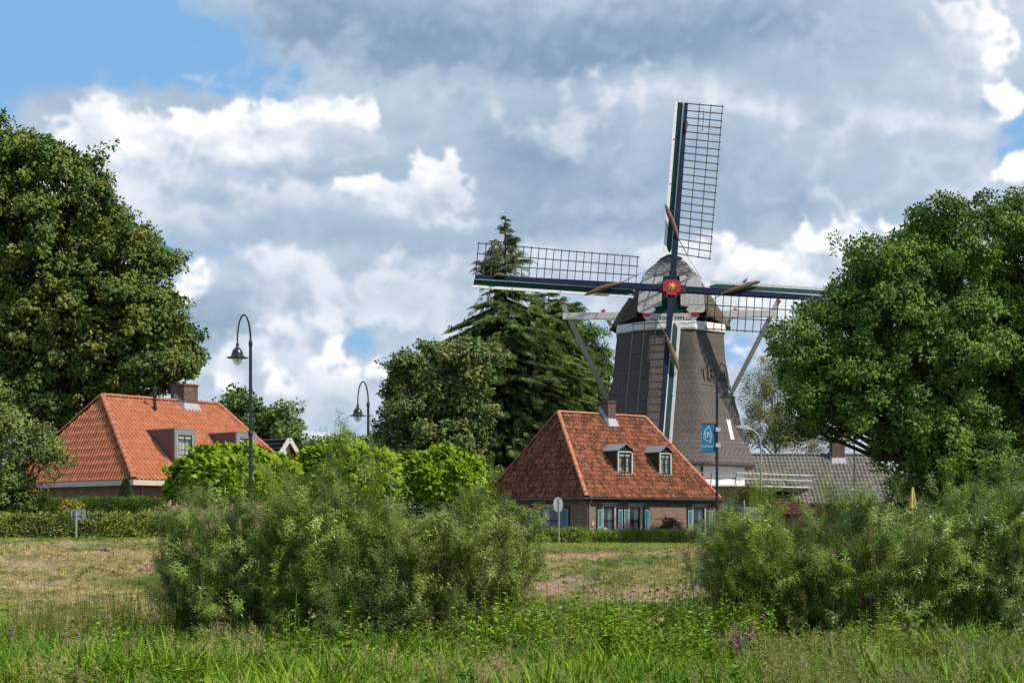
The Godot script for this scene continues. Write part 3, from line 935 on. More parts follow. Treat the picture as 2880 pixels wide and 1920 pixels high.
func left_house():
	var g := 0.33
	var h := thing("orange_house", "house with bright orange tiled hip roof, two flat zinc dormers, white gutter and square chimney", "house", Vector3(-17.637, g, -71.0), 0.861)
	var L := 10.746; var w := 11.171; var e := EYE + 2.189 - g; var r := EYE + 6.525 - g
	var ins := 0.45
	var fw := [[0.55, 0.35, 2.05, EYE + 0.95 - g]]
	shell(h, L, w, e - 0.24, ins, fw, [], mats.pink_brick)
	window(h, at3(fw[0][0] + ins, 0.35, -ins - 0.06), 1.5, fw[0][3] - 0.35, mats.zinc_dark, mats.zinc_dark, 0.0, true, Vector2i(2, 1), 0.0, 0.1)
	var gt := MB.new()
	gt.bx(-0.1, e - 0.26, -0.02, L + 0.1, e - 0.02, 0.1); gt.bx(-0.1, e - 0.26, -w, 0.02, e - 0.02, -0.022)
	gt.bx(0.02, e - 0.24, -ins - 0.1, L, e - 0.18, -0.02); gt.bx(0.02, e - 0.24, -w, ins + 0.1, e - 0.18, -ins - 0.1)
	part("gutter", gt, mats.cream, h)
	var pipe := MB.new()
	pipe.tube([Vector3(0.75, 0, -ins + 0.07), Vector3(0.75, e - 0.25, -ins + 0.07)], [0.045, 0.045], 10)
	part("downpipe", pipe, mats.zinc, h)
	var slope := (r - e) / (w / 2.0)
	var hyp := sqrt(1.0 + slope * slope)
	tiled_roof(h, {"L": L, "w": w, "eave": e, "ridge": r, "t1": 2.093, "t2": 1.376, "tw": 0.225, "tl": 0.42, "amp": 0.085, "lift": 0.026, "mats": mats.orange, "ridge_mats": mats.ridge_new, "jitter": 0.012, "rl": 0.40, "rr": 0.14,
		"skip": func(x, s): return s / hyp > 1.0 and s / hyp < 3.0 and ((x > 3.1 and x < 4.2) or (x > 6.88 and x < 8.0)),
		"hidden": func(pi, x, s): return (pi == 1 and x < 5.0) or (pi == 0 and x > 5.0 and s < 2.4)})
	for q in [[3.02, 1.24], [6.80, 1.24]]:
		var dw: float = q[1]
		var z := -0.92
		var y := EYE + 2.189 - g + 0.92 * slope
		var top := EYE + 4.78 - g - y
		var o := sub("dormer", h, at3(q[0], y, z))
		var deep := top / slope
		for sd in 2:
			var ck := MB.new()
			ck.prism(PackedVector2Array([Vector2(0, -0.2), Vector2(0, top - 0.06), Vector2(-deep, top - 0.06), Vector2(-deep, top - 0.4)]), 0.0, 0.04, Transform3D(Basis(Vector3(0, 0, 1), Vector3.UP, Vector3(-1, 0, 0)), Vector3(0.04 if sd == 0 else dw, 0, 0)))
			part("cheek", ck, mats.cheek, o)
		var rt := MB.new()
		rt.bx(-0.04, top - 0.06, -deep - 0.1, dw + 0.04, top, 0.05)
		part("dormer_roof", rt, mats.zinc, o)
		var fr := MB.new()
		var a := 0.14
		fr.bx(-0.02, -0.1, -0.06, a, top - 0.06, 0.04); fr.bx(dw - a, -0.1, -0.06, dw + 0.02, top - 0.06, 0.04)
		fr.bx(a, top - 0.26, -0.06, dw - a, top - 0.06, 0.04); fr.bx(a, -0.1, -0.06, dw - a, 0.06, 0.045)
		part("zinc_surround", fr, mats.zinc, o)
		var wf := MB.new()
		var t1 := top - 0.26
		wf.bx(a, 0.06, -0.05, a + 0.05, t1, 0.02); wf.bx(dw - a - 0.05, 0.06, -0.05, dw - a, t1, 0.02)
		wf.bx(a + 0.05, t1 - 0.05, -0.05, dw - a - 0.05, t1, 0.02); wf.bx(a + 0.05, 0.06, -0.05, dw - a - 0.05, 0.11, 0.02)
		part("window_frame", wf, mats.cream, o)
		var sa := MB.new()
		sa.bx(a + 0.05, 0.11, -0.04, a + 0.10, t1 - 0.05, 0.0); sa.bx(dw - a - 0.10, 0.11, -0.04, dw - a - 0.05, t1 - 0.05, 0.0)
		sa.bx(a + 0.10, t1 - 0.10, -0.04, dw - a - 0.10, t1 - 0.05, 0.0); sa.bx(a + 0.10, 0.11, -0.04, dw - a - 0.10, 0.16, 0.0)
		sa.bx(dw / 2.0 - 0.02, 0.16, -0.035, dw / 2.0 + 0.02, t1 - 0.1, -0.004)
		sa.bx(a + 0.10, t1 * 0.5 - 0.015, -0.034, dw - a - 0.10, t1 * 0.5 + 0.015, -0.006)
		part("sash", sa, mats.dark_green, o)
		for i in 2:
			for j in 2:
				var pn := MB.new()
				var xa := lerpf(a + 0.1, dw - a - 0.1, i / 2.0); var xb := lerpf(a + 0.1, dw - a - 0.1, (i + 1) / 2.0)
				var ya := lerpf(0.16, t1 - 0.1, j / 2.0); var yb := lerpf(0.16, t1 - 0.1, (j + 1) / 2.0)
				pn.quad(Vector3(xa, ya, -0.02), Vector3(xb, ya, -0.02), Vector3(xb, yb, -0.02), Vector3(xa, yb, -0.02))
				part("pane", pn, mats.glass, o)
		var bl := MB.new()
		bl.bx(a + 0.1, t1 - 0.24, -0.07, dw - a - 0.1, t1 - 0.1, -0.05)
		part("blind", bl, mats.white, o)
		var cu := MB.new()
		cu.quad(Vector3(a + 0.1, 0.16, -0.2), Vector3(dw - a - 0.1, 0.16, -0.2), Vector3(dw - a - 0.1, t1, -0.2), Vector3(a + 0.1, t1, -0.2))
		part("net_curtain", cu, mats.net, o)
		var ap := MB.new()
		ap.quad(Vector3(-0.14, -0.34 * slope - 0.02, 0.34), Vector3(dw + 0.14, -0.34 * slope - 0.02, 0.34), Vector3(dw + 0.02, 0.02, 0.045), Vector3(-0.02, 0.02, 0.045))
		ap.beam(Vector3(-0.03, 0.06, 0.0), Vector3(-0.03, top - 0.08, -(top - 0.14) / slope), 0.07, 0.05, Vector3(0, 1, 0))
		part("lead_flashing", ap, mats.zinc, o)
	chimney(h, 6.74, 7.64, -w / 2.0 - 0.65, -5.10, r - 1.2, EYE + 7.36 - g, EYE + 6.1 - g, slope)
	var vp := MB.new()
	var vy := EYE + 5.85 - g
	vp.tube([Vector3(4.72, vy - 0.25, -4.72), Vector3(4.66, vy + 0.2, -4.72), Vector3(4.62, vy + 0.35, -4.72), Vector3(4.62, vy + 1.15, -4.72)], [0.085, 0.085, 0.085, 0.085], 12)
	vp.lathe([Vector2(0.10, vy + 0.75), Vector2(0.11, vy + 0.8), Vector2(0.11, vy + 1.2), Vector2(0.03, vy + 1.26)], 12, Vector3(4.62, 0, -4.72))
	part("vent_pipe", vp, mats.dark_metal, h)

func far_houses():
	# grey roofed house behind the mill's stage
	var g := 0.0
	var h := thing("grey_house", "house with grey concrete tile roof and mossy brick chimney right of the mill", "house", Vector3(13.2, g, -109.0), 0.05)
	shell(h, 16.4, 8.0, 2.4, 0.4, [], [], mats.brown_brick)
	tiled_roof(h, {"L": 16.4, "w": 8.0, "eave": 2.5, "ridge": EYE + 5.28 - g, "t1": 2.6, "t2": 2.5, "tw": 0.29, "tl": 0.42, "amp": 0.07, "mats": mats.grey_tile, "ridge_mats": [mats.grey_tile[1]], "jitter": 0.012, "rl": 0.42, "rr": 0.15,
		"skip": func(x, s): return false,
		"limit": 200, "hidden": func(pi, x, s): return pi == 1 or s < 1.5 or x < 4.2})
	gutter(h, [Vector3(0, 2.48, 0.06), Vector3(16.4, 2.48, 0.06)], 0.08, mats.zinc)
	chimney(h, 10.75, 11.7, -4.3, -3.45, 4.0, EYE + 6.28, EYE + 4.75, 0.9)
	# low outbuilding with orange tiles, half behind the willows
	var s := thing("garden_shed", "low orange tiled outbuilding showing above the right willow bushes", "shed", Vector3(12.3, 0.0, -78.0), 0.1)
	shell(s, 3.9, 3.0, 1.4, 0.2, [], [], mats.brown_brick)
	tiled_roof(s, {"L": 3.9, "w": 3.0, "eave": 1.45, "ridge": 2.2, "t1": 1.0, "t2": 1.3, "tw": 0.21, "tl": 0.33, "amp": 0.045, "mats": mats.orange, "ridge_mats": mats.ridge_old, "jitter": 0.02, "rl": 0.36, "rr": 0.10,
		"skip": func(x, s2): return false, "limit": 60, "hidden": func(pi, x, s2): return pi == 1})
	# gabled house far behind, between the orange roof and the lamps
	var f := thing("gabled_house", "dark roofed brick house with white bargeboards peeking out behind the orange roof", "house", Vector3(-16.5, 0.2, -98.3), -0.7)
	# local: gable faces +x; ridge runs to -x
	var hw := 2.5; var ye := 3.3; var yr := EYE + 5.71 - 0.2; var ln := 7.0
	var wl := MB.new()
	wl.prism(PackedVector2Array([Vector2(-hw, 0), Vector2(hw, 0), Vector2(hw, ye), Vector2(0, yr - 0.1), Vector2(-hw, ye)]), -ln, 0.0, Transform3D(Basis(Vector3(0, 0, -1), Vector3.UP, Vector3(1, 0, 0)), Vector3(0, 0, -hw)))
	part("wall", wl, mats.dark_brick, f)
	var rr := MB.new()
	for sd in [-1.0, 1.0]:
		var a := Vector3(0.35, yr, -hw); var b := Vector3(0.35, ye - 0.35, -hw + sd * (hw + 0.3)); var c := Vector3(-ln - 0.3, ye - 0.35, -hw + sd * (hw + 0.3)); var d := Vector3(-ln - 0.3, yr, -hw)
		var up := Vector3(0, 0.1, 0)
		if sd > 0: rr.quad(c + up, b + up, a + up, d + up)
		else: rr.quad(a + up, b + up, c + up, d + up)
		rr.quad(a, b, c, d)
	part("roof", rr, mats.black_tile, f)
	var rows := MB.new()
	for sd in [-1.0, 1.0]:
		for k in 11:
			var t := (k + 0.5) / 11.0
			var p := Vector3(0.3, lerpf(ye - 0.35, yr, t) + 0.12, -hw + sd * lerpf(hw + 0.3, 0.0, t))
			rows.beam(p, p - Vector3(ln + 0.5, 0, 0), 0.3, 0.05, Vector3(0, 1, 0))
	part("tile_course", rows, mats.black_tile, f)
	for sd in [-1.0, 1.0]:
		var bb := MB.new()
		bb.beam(Vector3(0.38, ye - 0.40, -hw + sd * (hw + 0.32)), Vector3(0.38, yr + 0.02, -hw + sd * 0.01), 0.06, 0.30, Vector3(0, 1, 0))
		part("bargeboard", bb, mats.white, f)
	var pb := MB.new()
	pb.bx(0.0, 2.5, -hw - 0.30, 0.05, yr - 0.4, -hw + 0.30)
	part("white_panel", pb, mats.white, f)
	# its lower orange roofed annexe
	var an := MB.new()
	var p0 := Vector3(0.4, 4.55, -hw - 1.2)
	an.quad(Vector3(3.2, 3.1, 1.0), Vector3(3.2, 3.1, -4.0), Vector3(0.06, 4.7, -4.0), Vector3(0.06, 4.7, 1.0))
	an.quad(Vector3(0.06, 4.6, 1.0), Vector3(0.06, 4.6, -4.0), Vector3(3.2, 3.0, -4.0), Vector3(3.2, 3.0, 1.0))
	an.tri(Vector3(0.06, 0, 1.0), Vector3(3.0, 0, 1.0), Vector3(0.06, 4.65, 1.0))
	var ar := part("annexe_roof", an, mats.orange[0], f)
	var tm := tile_mesh(0.24, 0.42, 0.055).done()
	var S := Vector3(-3.14, 1.6, 0).normalized(); var X := Vector3(0, 0, -1)
	for j in 8:
		for i in 20:
			part("tile", tm, mats.orange[(i * 7 + j) % 3], ar, Transform3D(Basis(X, X.cross(S), -S), Vector3(3.2, 3.12, 1.0) + S * (j + 0.5) * 0.42 + X * (i + 0.5) * 0.245))
	var rt := ridge_tile_mesh(0.4, 0.13).done()
	for i in 12: part("ridge_tile", rt, mats.ridge_new[0], ar, Transform3D(Basis(Vector3(1, 0, 0), Vector3.UP, Vector3(0, 0, 1)), Vector3(0.1, 4.75, 1.0 - (i + 0.5) * 0.41)))
	for i in 8: part("ridge_tile", rt, mats.ridge_new[0], ar, Transform3D(Basis(Vector3(0, 0, 1), Vector3(1.6, 3.14, 0).normalized(), Vector3(3.14, -1.6, 0).normalized()), Vector3(3.0, 3.22, 0.98) + S * (i + 0.2) * 0.42))
	var wg := MB.new()
	wg.bx(3.12, 2.95, -4.0, 3.3, 3.1, 1.1)
	part("gutter", wg, mats.white, f)

# ---------------------------------------------------------------- windmill
func thatch_mat(id: int, col: Color) -> StandardMaterial3D:
	var f := FastNoiseLite.new()
	f.seed = id; f.frequency = 0.035; f.fractal_octaves = 4; f.noise_type = FastNoiseLite.TYPE_SIMPLEX_SMOOTH
	var src := f.get_seamless_image(512, 512)
	src.convert(Image.FORMAT_L8)
	var fine := src.duplicate()
	fine.resize(512, 64, Image.INTERPOLATE_CUBIC)
	# reeds: fine across, long down the wall
	var im := Image.create(512, 512, false, Image.FORMAT_L8)
	for y in 512:
		for x in 512:
			var a := src.get_pixel((x * 3) % 512, y).r
			var b := src.get_pixel((x * 5 + 130) % 512, (y + 77) % 512).r
			var c := src.get_pixel(x, y).r
			var k := clampf(a * 0.55 + b * 0.45 + c * 0.10 - 0.05, 0.0, 1.0)
			k = clampf((k - 0.5) * 1.5 + 0.72, 0.0, 1.0)
			im.set_pixel(x, y, Color(k, k, k))
	var t := ImageTexture.create_from_image(im)
	var m := mat(col, 0.95, t, 1.0, false, 0.2)
	m.uv1_scale = Vector3(1.0, 0.20, 1)
	m.heightmap_enabled = true
	m.heightmap_texture = t
	m.heightmap_scale = 2.2
	return m

var nz_t := FastNoiseLite.new()

func octagon(prof: Array, per := 12, chamfer := 0.10, rough := 0.03, down := 44) -> MB:      # prof: Vector2(apothem, y) top to bottom
	var m := MB.new()
	var total := 0.0
	for i in prof.size() - 1: total += prof[i].distance_to(prof[i + 1])
	var rings := []
	for j in down + 1:
		var s := total * j / down
		var i := 0
		while i < prof.size() - 2 and s > prof[i].distance_to(prof[i + 1]):
			s -= prof[i].distance_to(prof[i + 1]); i += 1
		var q: Vector2 = prof[i].lerp(prof[i + 1], clampf(s / prof[i].distance_to(prof[i + 1]), 0.0, 1.0))
		var ring := []
		for k in 8 * per:
			var f := float(k) / per
			var a0 = (floor(f) - 0.5) * TAU / 8.0
			var t = f - floor(f)
			var R := q.x / cos(PI / 8.0)
			var p := Vector2(sin(a0), cos(a0)).lerp(Vector2(sin(a0 + TAU / 8.0), cos(a0 + TAU / 8.0)), t) * R
			var lim := q.x * (1.0 + chamfer * 0.55)
			if p.length() > lim: p = p * (lim / p.length())
			var n := nz_t.get_noise_3d(p.x * 0.5, q.y * 0.18, p.y * 0.5) * rough
			p = p * (1.0 + n / q.x)
			ring.append(Vector3(p.x, q.y, p.y))
		rings.append(ring)
	var cnt := 8 * per
	var nrm := []
	for j in down + 1:
		var row := []
		for k in cnt:
			var along: Vector3 = rings[j][(k + 1) % cnt] - rings[j][(k + cnt - 1) % cnt]
			var up: Vector3 = rings[maxi(j - 1, 0)][k] - rings[mini(j + 1, down)][k]
			row.append(along.cross(up).normalized())
		nrm.append(row)
	for j in down:
		for k in cnt:
			var k2 := (k + 1) % cnt
			if rough > 0.0:
				var ua: float = k * 0.28
				var va := -total * (j + 1) / down; var vb := -total * j / down
				m.tri(rings[j + 1][k], rings[j + 1][k2], rings[j][k2], nrm[j + 1][k], nrm[j + 1][k2], nrm[j][k2], Vector2(ua, va), Vector2(ua + 0.28, va), Vector2(ua + 0.28, vb))
				m.tri(rings[j + 1][k], rings[j][k2], rings[j][k], nrm[j + 1][k], nrm[j][k2], nrm[j][k], Vector2(ua, va), Vector2(ua + 0.28, vb), Vector2(ua, vb))
				continue
			var side: float = (rings[j][k] - rings[j][k2]).length()
			var u0: float = k * 0.28
			m.quad(rings[j + 1][k], rings[j + 1][k2], rings[j][k2], rings[j][k], 0.28, total / down, u0, -total * (j + 1) / down)
	return m

func cap_section(z: float) -> Array:
	var keys := [
		[2.25, [[2.42, 0.55], [2.34, 1.2], [2.2, 2.0], [2.08, 2.7], [1.95, 3.24], [1.13, 4.10], [0.70, 4.50], [0.0, 4.62]]],
		[1.2, [[3.75, 0.08], [3.35, 0.9], [2.90, 1.7], [2.45, 2.5], [1.97, 3.22], [1.15, 4.02], [0.70, 4.40], [0.0, 4.55]]],
		[0.0, [[4.20, 0.0], [3.72, 0.95], [3.20, 1.75], [2.62, 2.5], [1.97, 3.2], [1.15, 3.92], [0.70, 4.22], [0.0, 4.40]]],
		[-2.3, [[3.75, 0.0], [3.3, 0.9], [2.75, 1.6], [2.2, 2.2], [1.6, 2.75], [0.95, 3.25], [0.5, 3.5], [0.0, 3.6]]],
		[-4.0, [[1.7, 0.0], [1.5, 0.6], [1.25, 1.0], [1.0, 1.4], [0.75, 1.7], [0.5, 1.95], [0.25, 2.1], [0.0, 2.15]]],
		[-4.5, [[0.3, 0.0], [0.25, 0.2], [0.2, 0.3], [0.15, 0.4], [0.1, 0.5], [0.08, 0.6], [0.04, 0.7], [0.0, 0.75]]],
	]
	for i in keys.size() - 1:
		if z <= keys[i][0] and z >= keys[i + 1][0]:
			var t: float = (keys[i][0] - z) / (keys[i][0] - keys[i + 1][0])
			var out := []
			for k in 8:
				out.append(Vector2(lerpf(keys[i][1][k][0], keys[i + 1][1][k][0], t), lerpf(keys[i][1][k][1], keys[i + 1][1][k][1], t)))
			return out
	return []

func text_mesh(s: String, size: float, depth: float, font_name := "Droid Serif", weight := 700) -> TextMesh:
	var t := TextMesh.new()
	var f := SystemFont.new()
	f.font_names = PackedStringArray([font_name])
	f.font_weight = weight
	t.font = f
	t.text = s
	t.font_size = 64
	t.pixel_size = size / 46.0
	t.depth = depth
	t.curve_step = 3.0
	return t

func cap_poly(pts: Array, mirror := false) -> PackedVector2Array:     # pixels of an enlargement of the cap -> metres on the front of the cap
	var out := PackedVector2Array()
	for q in pts:
		var x: float = (q[0] - 1147.0) * 0.00402
		out.append(Vector2(-x if mirror else x, (1220.0 - q[1]) * 0.00402))
	return out

func build_mill():
	nz_t.seed = 19; nz_t.frequency = 0.9; nz_t.fractal_octaves = 4
	var h := thing("windmill", "thatched smock windmill with white cap front, four lattice sails and red hub", "windmill", Vector3(11.12, 0.0, -107.0), -0.075)
	var thatch := thatch_mat(61, lin(0.245, 0.218, 0.210))
	var cap_thatch := thatch_mat(67, lin(0.225, 0.190, 0.150))
	mats.mill_white = mat(lin(0.74, 0.75, 0.75), 0.5, grain(33, 0.02, 0.90, 1.0), 0.8)
	mats.stage_white = mat(lin(0.50, 0.51, 0.52), 0.7, grain(33, 0.02, 0.8, 1.0), 0.8)
	mats.navy = mat(lin(0.014, 0.026, 0.062), 0.6, grain(34, 0.03, 0.8, 1.1), 1.0, true, 0.25)
	mats.mill_green = mat(lin(0.008, 0.055, 0.050), 0.55, grain(34, 0.03, 0.8, 1.1), 1.0, true, 0.3)
	mats.mill_red = mat(lin(0.42, 0.022, 0.030), 0.4, grain(34, 0.03, 0.8, 1.0), 1.0)
	mats.dark_red = mat(lin(0.22, 0.012, 0.025), 0.5)
	mats.gold = mat(lin(0.75, 0.50, 0.04), 0.4)
	mats.lattice = mat(lin(0.045, 0.036, 0.034), 0.7, grain(35, 0.05, 0.7, 1.15), 1.5)
	mats.sailcloth = mat(lin(0.20, 0.135, 0.085), 0.9, grain(36, 0.05, 0.55, 1.15), 2.5)
	mats.rope = mat(lin(0.12, 0.10, 0.08), 0.9)
	mats.shingle = []
	for k in 4: mats.shingle.append(mat(lin([0.70, 0.62, 0.42, 0.76][k], [0.71, 0.63, 0.43, 0.76][k], [0.71, 0.63, 0.45, 0.75][k]), 0.6, grain(37, 0.04, 0.6, 1.05), 1.2))
	# body
	var body_prof := [Vector2(3.66, 14.25), Vector2(3.80, 12.6), Vector2(4.00, 11.1), Vector2(4.40, 9.3), Vector2(5.02, 7.05), Vector2(5.55, 5.75), Vector2(5.85, 5.06), Vector2(5.70, 4.86), Vector2(5.0, 4.95)]
	part("thatched_body", octagon(body_prof, 12, 0.135, 0.14, 60), thatch, h)
	var base := octagon([Vector2(5.0, 5.0), Vector2(5.15, 0.0)], 2, 0.3, 0.0, 2)
	part("white_base", base, mats.mill_white, h)
	var band := octagon([Vector2(3.55, 14.82), Vector2(3.72, 14.80), Vector2(3.80, 14.22), Vector2(3.60, 14.20)], 4, 0.3, 0.0, 6)
	part("white_band", band, mats.mill_white, h)
	var post := MB.new()
	post.beam(Vector3(2.0, 3.4, 5.12), Vector3(1.95, 4.95, 5.05), 0.16, 0.16)
	part("red_downpipe", post, mats.dark_red, h)
	# year in the thatch of the right-hand facet, with the ledge under it
	var a := TAU / 8.0
	var fn := Vector3(sin(a), 0.13, cos(a)).normalized()
	var fx := Vector3(cos(a), 0, -sin(a))
	var tb := Basis(fx, fn.cross(fx), fn)
	var c0 := Vector3(sin(a) * 4.03, 11.2, cos(a) * 4.03)
	part("thatched_year_1874", text_mesh("1874", 0.88, 0.05, "Droid Sans", 400), thatch, h, Transform3D(tb, c0 + fn * 0.06))
	var lg := MB.new()
	lg.tube([c0 + fx * -1.35 + Vector3(0, -0.75, 0) + fn * 0.11, c0 + Vector3(0, -0.79, 0) + fn * 0.11, c0 + fx * 1.35 + Vector3(0, -0.75, 0) + fn * 0.11], [0.06, 0.07, 0.06], 7)
	part("thatch_ledge", lg, thatch, h)
	# little window low in the same facet
	var wn := sub("window", h, Transform3D(Basis(fx, Vector3.UP, Vector3(sin(a), 0, cos(a))), Vector3(sin(a) * 4.68, 6.75, cos(a) * 4.68) + fx * 0.18).scaled_local(Vector3.ONE * 0.8))
	var wf := MB.new()
	wf.prism(PackedVector2Array([Vector2(0.45, 0), Vector2(0.62, 0), Vector2(0.10, 1.75), Vector2(0.02, 1.75)]), -0.45, 0.0, Transform3D(Basis(Vector3(0, 0, 1), Vector3.UP, Vector3(-1, 0, 0)), Vector3(0.40, 0, 0)))
	part("cheek", wf, mats.mill_white, wn)
	var ws := MB.new()
	ws.quad(Vector3(-0.45, 0.05, 0.50), Vector3(0.42, 0.05, 0.50), Vector3(0.42, 0.62, 0.20), Vector3(-0.45, 0.62, 0.20))
	ws.bx(-0.45, 0.60, 0.0, 0.42, 0.68, 0.24)
	part("sill", ws, mats.cream, wn)
	var wg := MB.new()
	wg.quad(Vector3(-0.42, 0.66, 0.08), Vector3(0.40, 0.66, 0.08), Vector3(0.40, 1.7, 0.02), Vector3(-0.42, 1.7, 0.02))
	part("pane", wg, mats.dark_metal, wn)
	# stage
	var dk := octagon([Vector2(5.0, 3.5), Vector2(9.45, 3.5), Vector2(9.45, 3.34), Vector2(5.0, 3.34)], 2, 0.5, 0.0, 24)
	part("stage_deck", dk, mats.stage_white, h)
	for k in 8:
		var a0 := (k - 0.5) * TAU / 8.0; var a1 := (k + 0.5) * TAU / 8.0
		var R := 9.4 / cos(PI / 8.0)
		var p0 := Vector3(sin(a0) * R, 0, cos(a0) * R); var p1 := Vector3(sin(a1) * R, 0, cos(a1) * R)
		for y in [4.28, 3.92]:
			var rl := MB.new()
			rl.beam(p0 + Vector3(0, y, 0), p1 + Vector3(0, y, 0), 0.07, 0.09, Vector3(0, 1, 0))
			part("stage_rail", rl, mats.stage_white, h)
		for j in 5:
			var pp := p0.lerp(p1, j / 5.0)
			var ps := MB.new()
			ps.beam(pp * 0.99 + Vector3(0, 3.5, 0), pp * 1.012 + Vector3(0, 4.28, 0), 0.06, 0.06)
			part("stage_post", ps, mats.stage_white, h)
		var br := MB.new()
		br.beam(Vector3(p0.x * 0.56, 1.3, p0.z * 0.56), Vector3(p0.x * 0.97, 3.36, p0.z * 0.97), 0.16, 0.16)
		part("stage_brace", br, mats.stage_white, h)
	# cap
	var cap := sub("cap", h, at3(0, 14.78, 0))
	var cm := MB.new()
	var zs := []
	for i in 27: zs.append(lerpf(2.25, -4.5, i / 26.0))
	var secs := []
	for z in zs:
		var half := cap_section(z)
		var fine := []
		for k in 7:
			for m in 3: fine.append(half[k].lerp(half[k + 1], m / 3.0))
		fine.append(half[7])
		var line := []
		for k in fine.size(): line.append(Vector3(-fine[k].x, fine[k].y, z))
		for k in range(fine.size() - 2, -1, -1): line.append(Vector3(fine[k].x, fine[k].y, z))
		for k in line.size():
			var nz := nz_t.get_noise_3dv(line[k] * 0.6) * 0.10
			line[k] += Vector3(signf(line[k].x) * nz, nz, 0)
		secs.append(line)
	for i in zs.size() - 1:
		var al := 0.0
		for k in secs[i].size() - 1:
			var l: float = (secs[i][k] - secs[i][k + 1]).length()
			# reed runs down the slope: v along the section, u along the axis
			var u0: float = zs[i] * 1.1; var u1: float = zs[i + 1] * 1.1
			var A = secs[i][k]; var B = secs[i][k + 1]; var C = secs[i + 1][k + 1]; var D = secs[i + 1][k]
			var q = (B - A).cross(D - A)
			if q.length() < 1e-7: continue
			q = q.normalized()
			if q.dot((A + C) * 0.5 - Vector3(0, 1.0, -1.0)) < 0.0:
				q = -q
				cm.tri(A, D, C, q, q, q, Vector2(u0, al), Vector2(u1, al), Vector2(u1, al + l))
				cm.tri(A, C, B, q, q, q, Vector2(u0, al), Vector2(u1, al + l), Vector2(u0, al + l))
			else:
				cm.tri(A, C, D, q, q, q, Vector2(u0, al), Vector2(u1, al + l), Vector2(u1, al))
				cm.tri(A, B, C, q, q, q, Vector2(u0, al), Vector2(u0, al + l), Vector2(u1, al + l))
			al += l
		# underside
		var e0 = secs[i][0]; var e1 = secs[i][-1]; var f0 = secs[i + 1][0]; var f1 = secs[i + 1][-1]
		cm.quad(e0, f0, f1, e1)
	part("thatched_cap", cm, cap_thatch, cap)
	for sd in [-1.0, 1.0]:
		var rim := MB.new()
		rim.tube([Vector3(sd * 2.6, 0.55, 2.1), Vector3(sd * 3.7, 0.06, 1.2), Vector3(sd * 4.12, -0.03, 0.0), Vector3(sd * 3.7, -0.03, -2.3)], [0.10, 0.13, 0.13, 0.1], 7)
		part("thatch_rim", rim, cap_thatch, cap)
	# wooden front
	var fr := MB.new()
	fr.prism(cap_poly([[655, 415], [1640, 415], [1690, 700], [1725, 1000], [1420, 1040], [870, 1040], [570, 1000], [605, 700]]), 2.2, 2.32)
	part("front_wall", fr, mats.mill_green, cap)
	var left := [[660, 418], [1010, 418], [990, 560], [987, 915], [930, 926], [880, 930], [848, 940], [852, 958], [880, 952], [886, 980], [866, 1015], [836, 1036], [615, 1036], [580, 1015], [571, 975], [600, 700], [640, 480]]
	for mir in [false, true]:
		var pn := MB.new()
		pn.prism(cap_poly(left, mir), 2.325, 2.40)
		part("front_board", pn, mats.mill_white, cap)
		for k in 4:
			var seam := MB.new()
			var x: float = [690.0, 760.0, 840.0, 915.0][k]
			var q := cap_poly([[x, 640], [x + 4, 640], [x + 1, 900], [x - 3, 900]], mir)
			seam.prism(q, 2.40, 2.404)
			part("board_joint", seam, mats.joint, cap)
		var hb := MB.new()
		hb.prism(cap_poly([[585, 897], [985, 897], [985, 903], [585, 903]], mir), 2.40, 2.41)
		part("board_joint", hb, mats.joint, cap)
	# shingled gable over the front
	var sg := MB.new()
	sg.prism(cap_poly([[655, 412], [700, 350], [770, 270], [850, 205], [930, 150], [960, 110], [1075, 60], [1130, 45], [1200, 60], [1325, 100], [1350, 150], [1430, 215], [1520, 300], [1590, 380], [1625, 412]]), 2.0, 2.26)
	var sgp := part("shingle_gable", sg, mats.zinc, cap)
	var rows := 11
	for j in rows:
		var y := lerpf(412.0, 110.0, (j + 0.2) / rows)
		var t := j / float(rows - 1)
		var half := lerpf(480.0, 178.0, pow(t, 0.80))
		var n := int(lerpf(12, 6, t))
		for i in n:
			var x0 := 1143.0 - half + 2.0 * half * i / n
			var x1 := 1143.0 - half + 2.0 * half * (i + 1) / n
			var b := MB.new()
			var px0: float = (x0 - 1147.0) * 0.00402; var px1: float = (x1 - 1147.0) * 0.00402
			var y0: float = (1220.0 - y) * 0.00402 + rf(-0.02, 0.02); var y1 := y0 + 0.150
			var z0 := 2.33; var z1 := 2.27
			b.quad(Vector3(px0, y0, z0), Vector3(px1, y0 + rf(-0.03, 0.03), z0 + 0.02), Vector3(px1, y1, z1), Vector3(px0, y1, z1))
			b.quad(Vector3(px0, y0 - 0.02, z0 - 0.03), Vector3(px1, y0 - 0.02, z0 - 0.03), Vector3(px1, y0, z0 + 0.02), Vector3(px0, y0, z0))
			part("shingle", b, mats.shingle[rng.randi() % 4], cap)
	var tp := MB.new()
	tp.beam(Vector3(-0.78, 4.42, 2.3), Vector3(-0.30, 4.66, 2.3), 0.06, 0.34); tp.beam(Vector3(0.25, 4.66, 2.3), Vector3(0.75, 4.46, 2.3), 0.06, 0.34)
	tp.bx(-0.32, 4.64, 1.9, 0.25, 4.74, 2.46)
	part("ridge_board", tp, mats.zinc, cap)
	# name board with the years
	var bd := sub("name_board", h, at3(0, 14.78, 2.42))
	var bm := MB.new()
	bm.prism(cap_poly([[665, 1098], [780, 1098], [785, 1050], [1495, 1050], [1500, 1098], [1620, 1098], [1575, 1150], [1530, 1185], [1460, 1195], [1425, 1175], [1430, 1150], [1405, 1148], [1370, 1180], [1300, 1200], [1150, 1202], [980, 1200], [915, 1180], [880, 1148], [855, 1150], [860, 1175], [825, 1195], [760, 1185], [710, 1150]]), 0.0, 0.06)
	part("board", bm, mats.mill_white, bd)
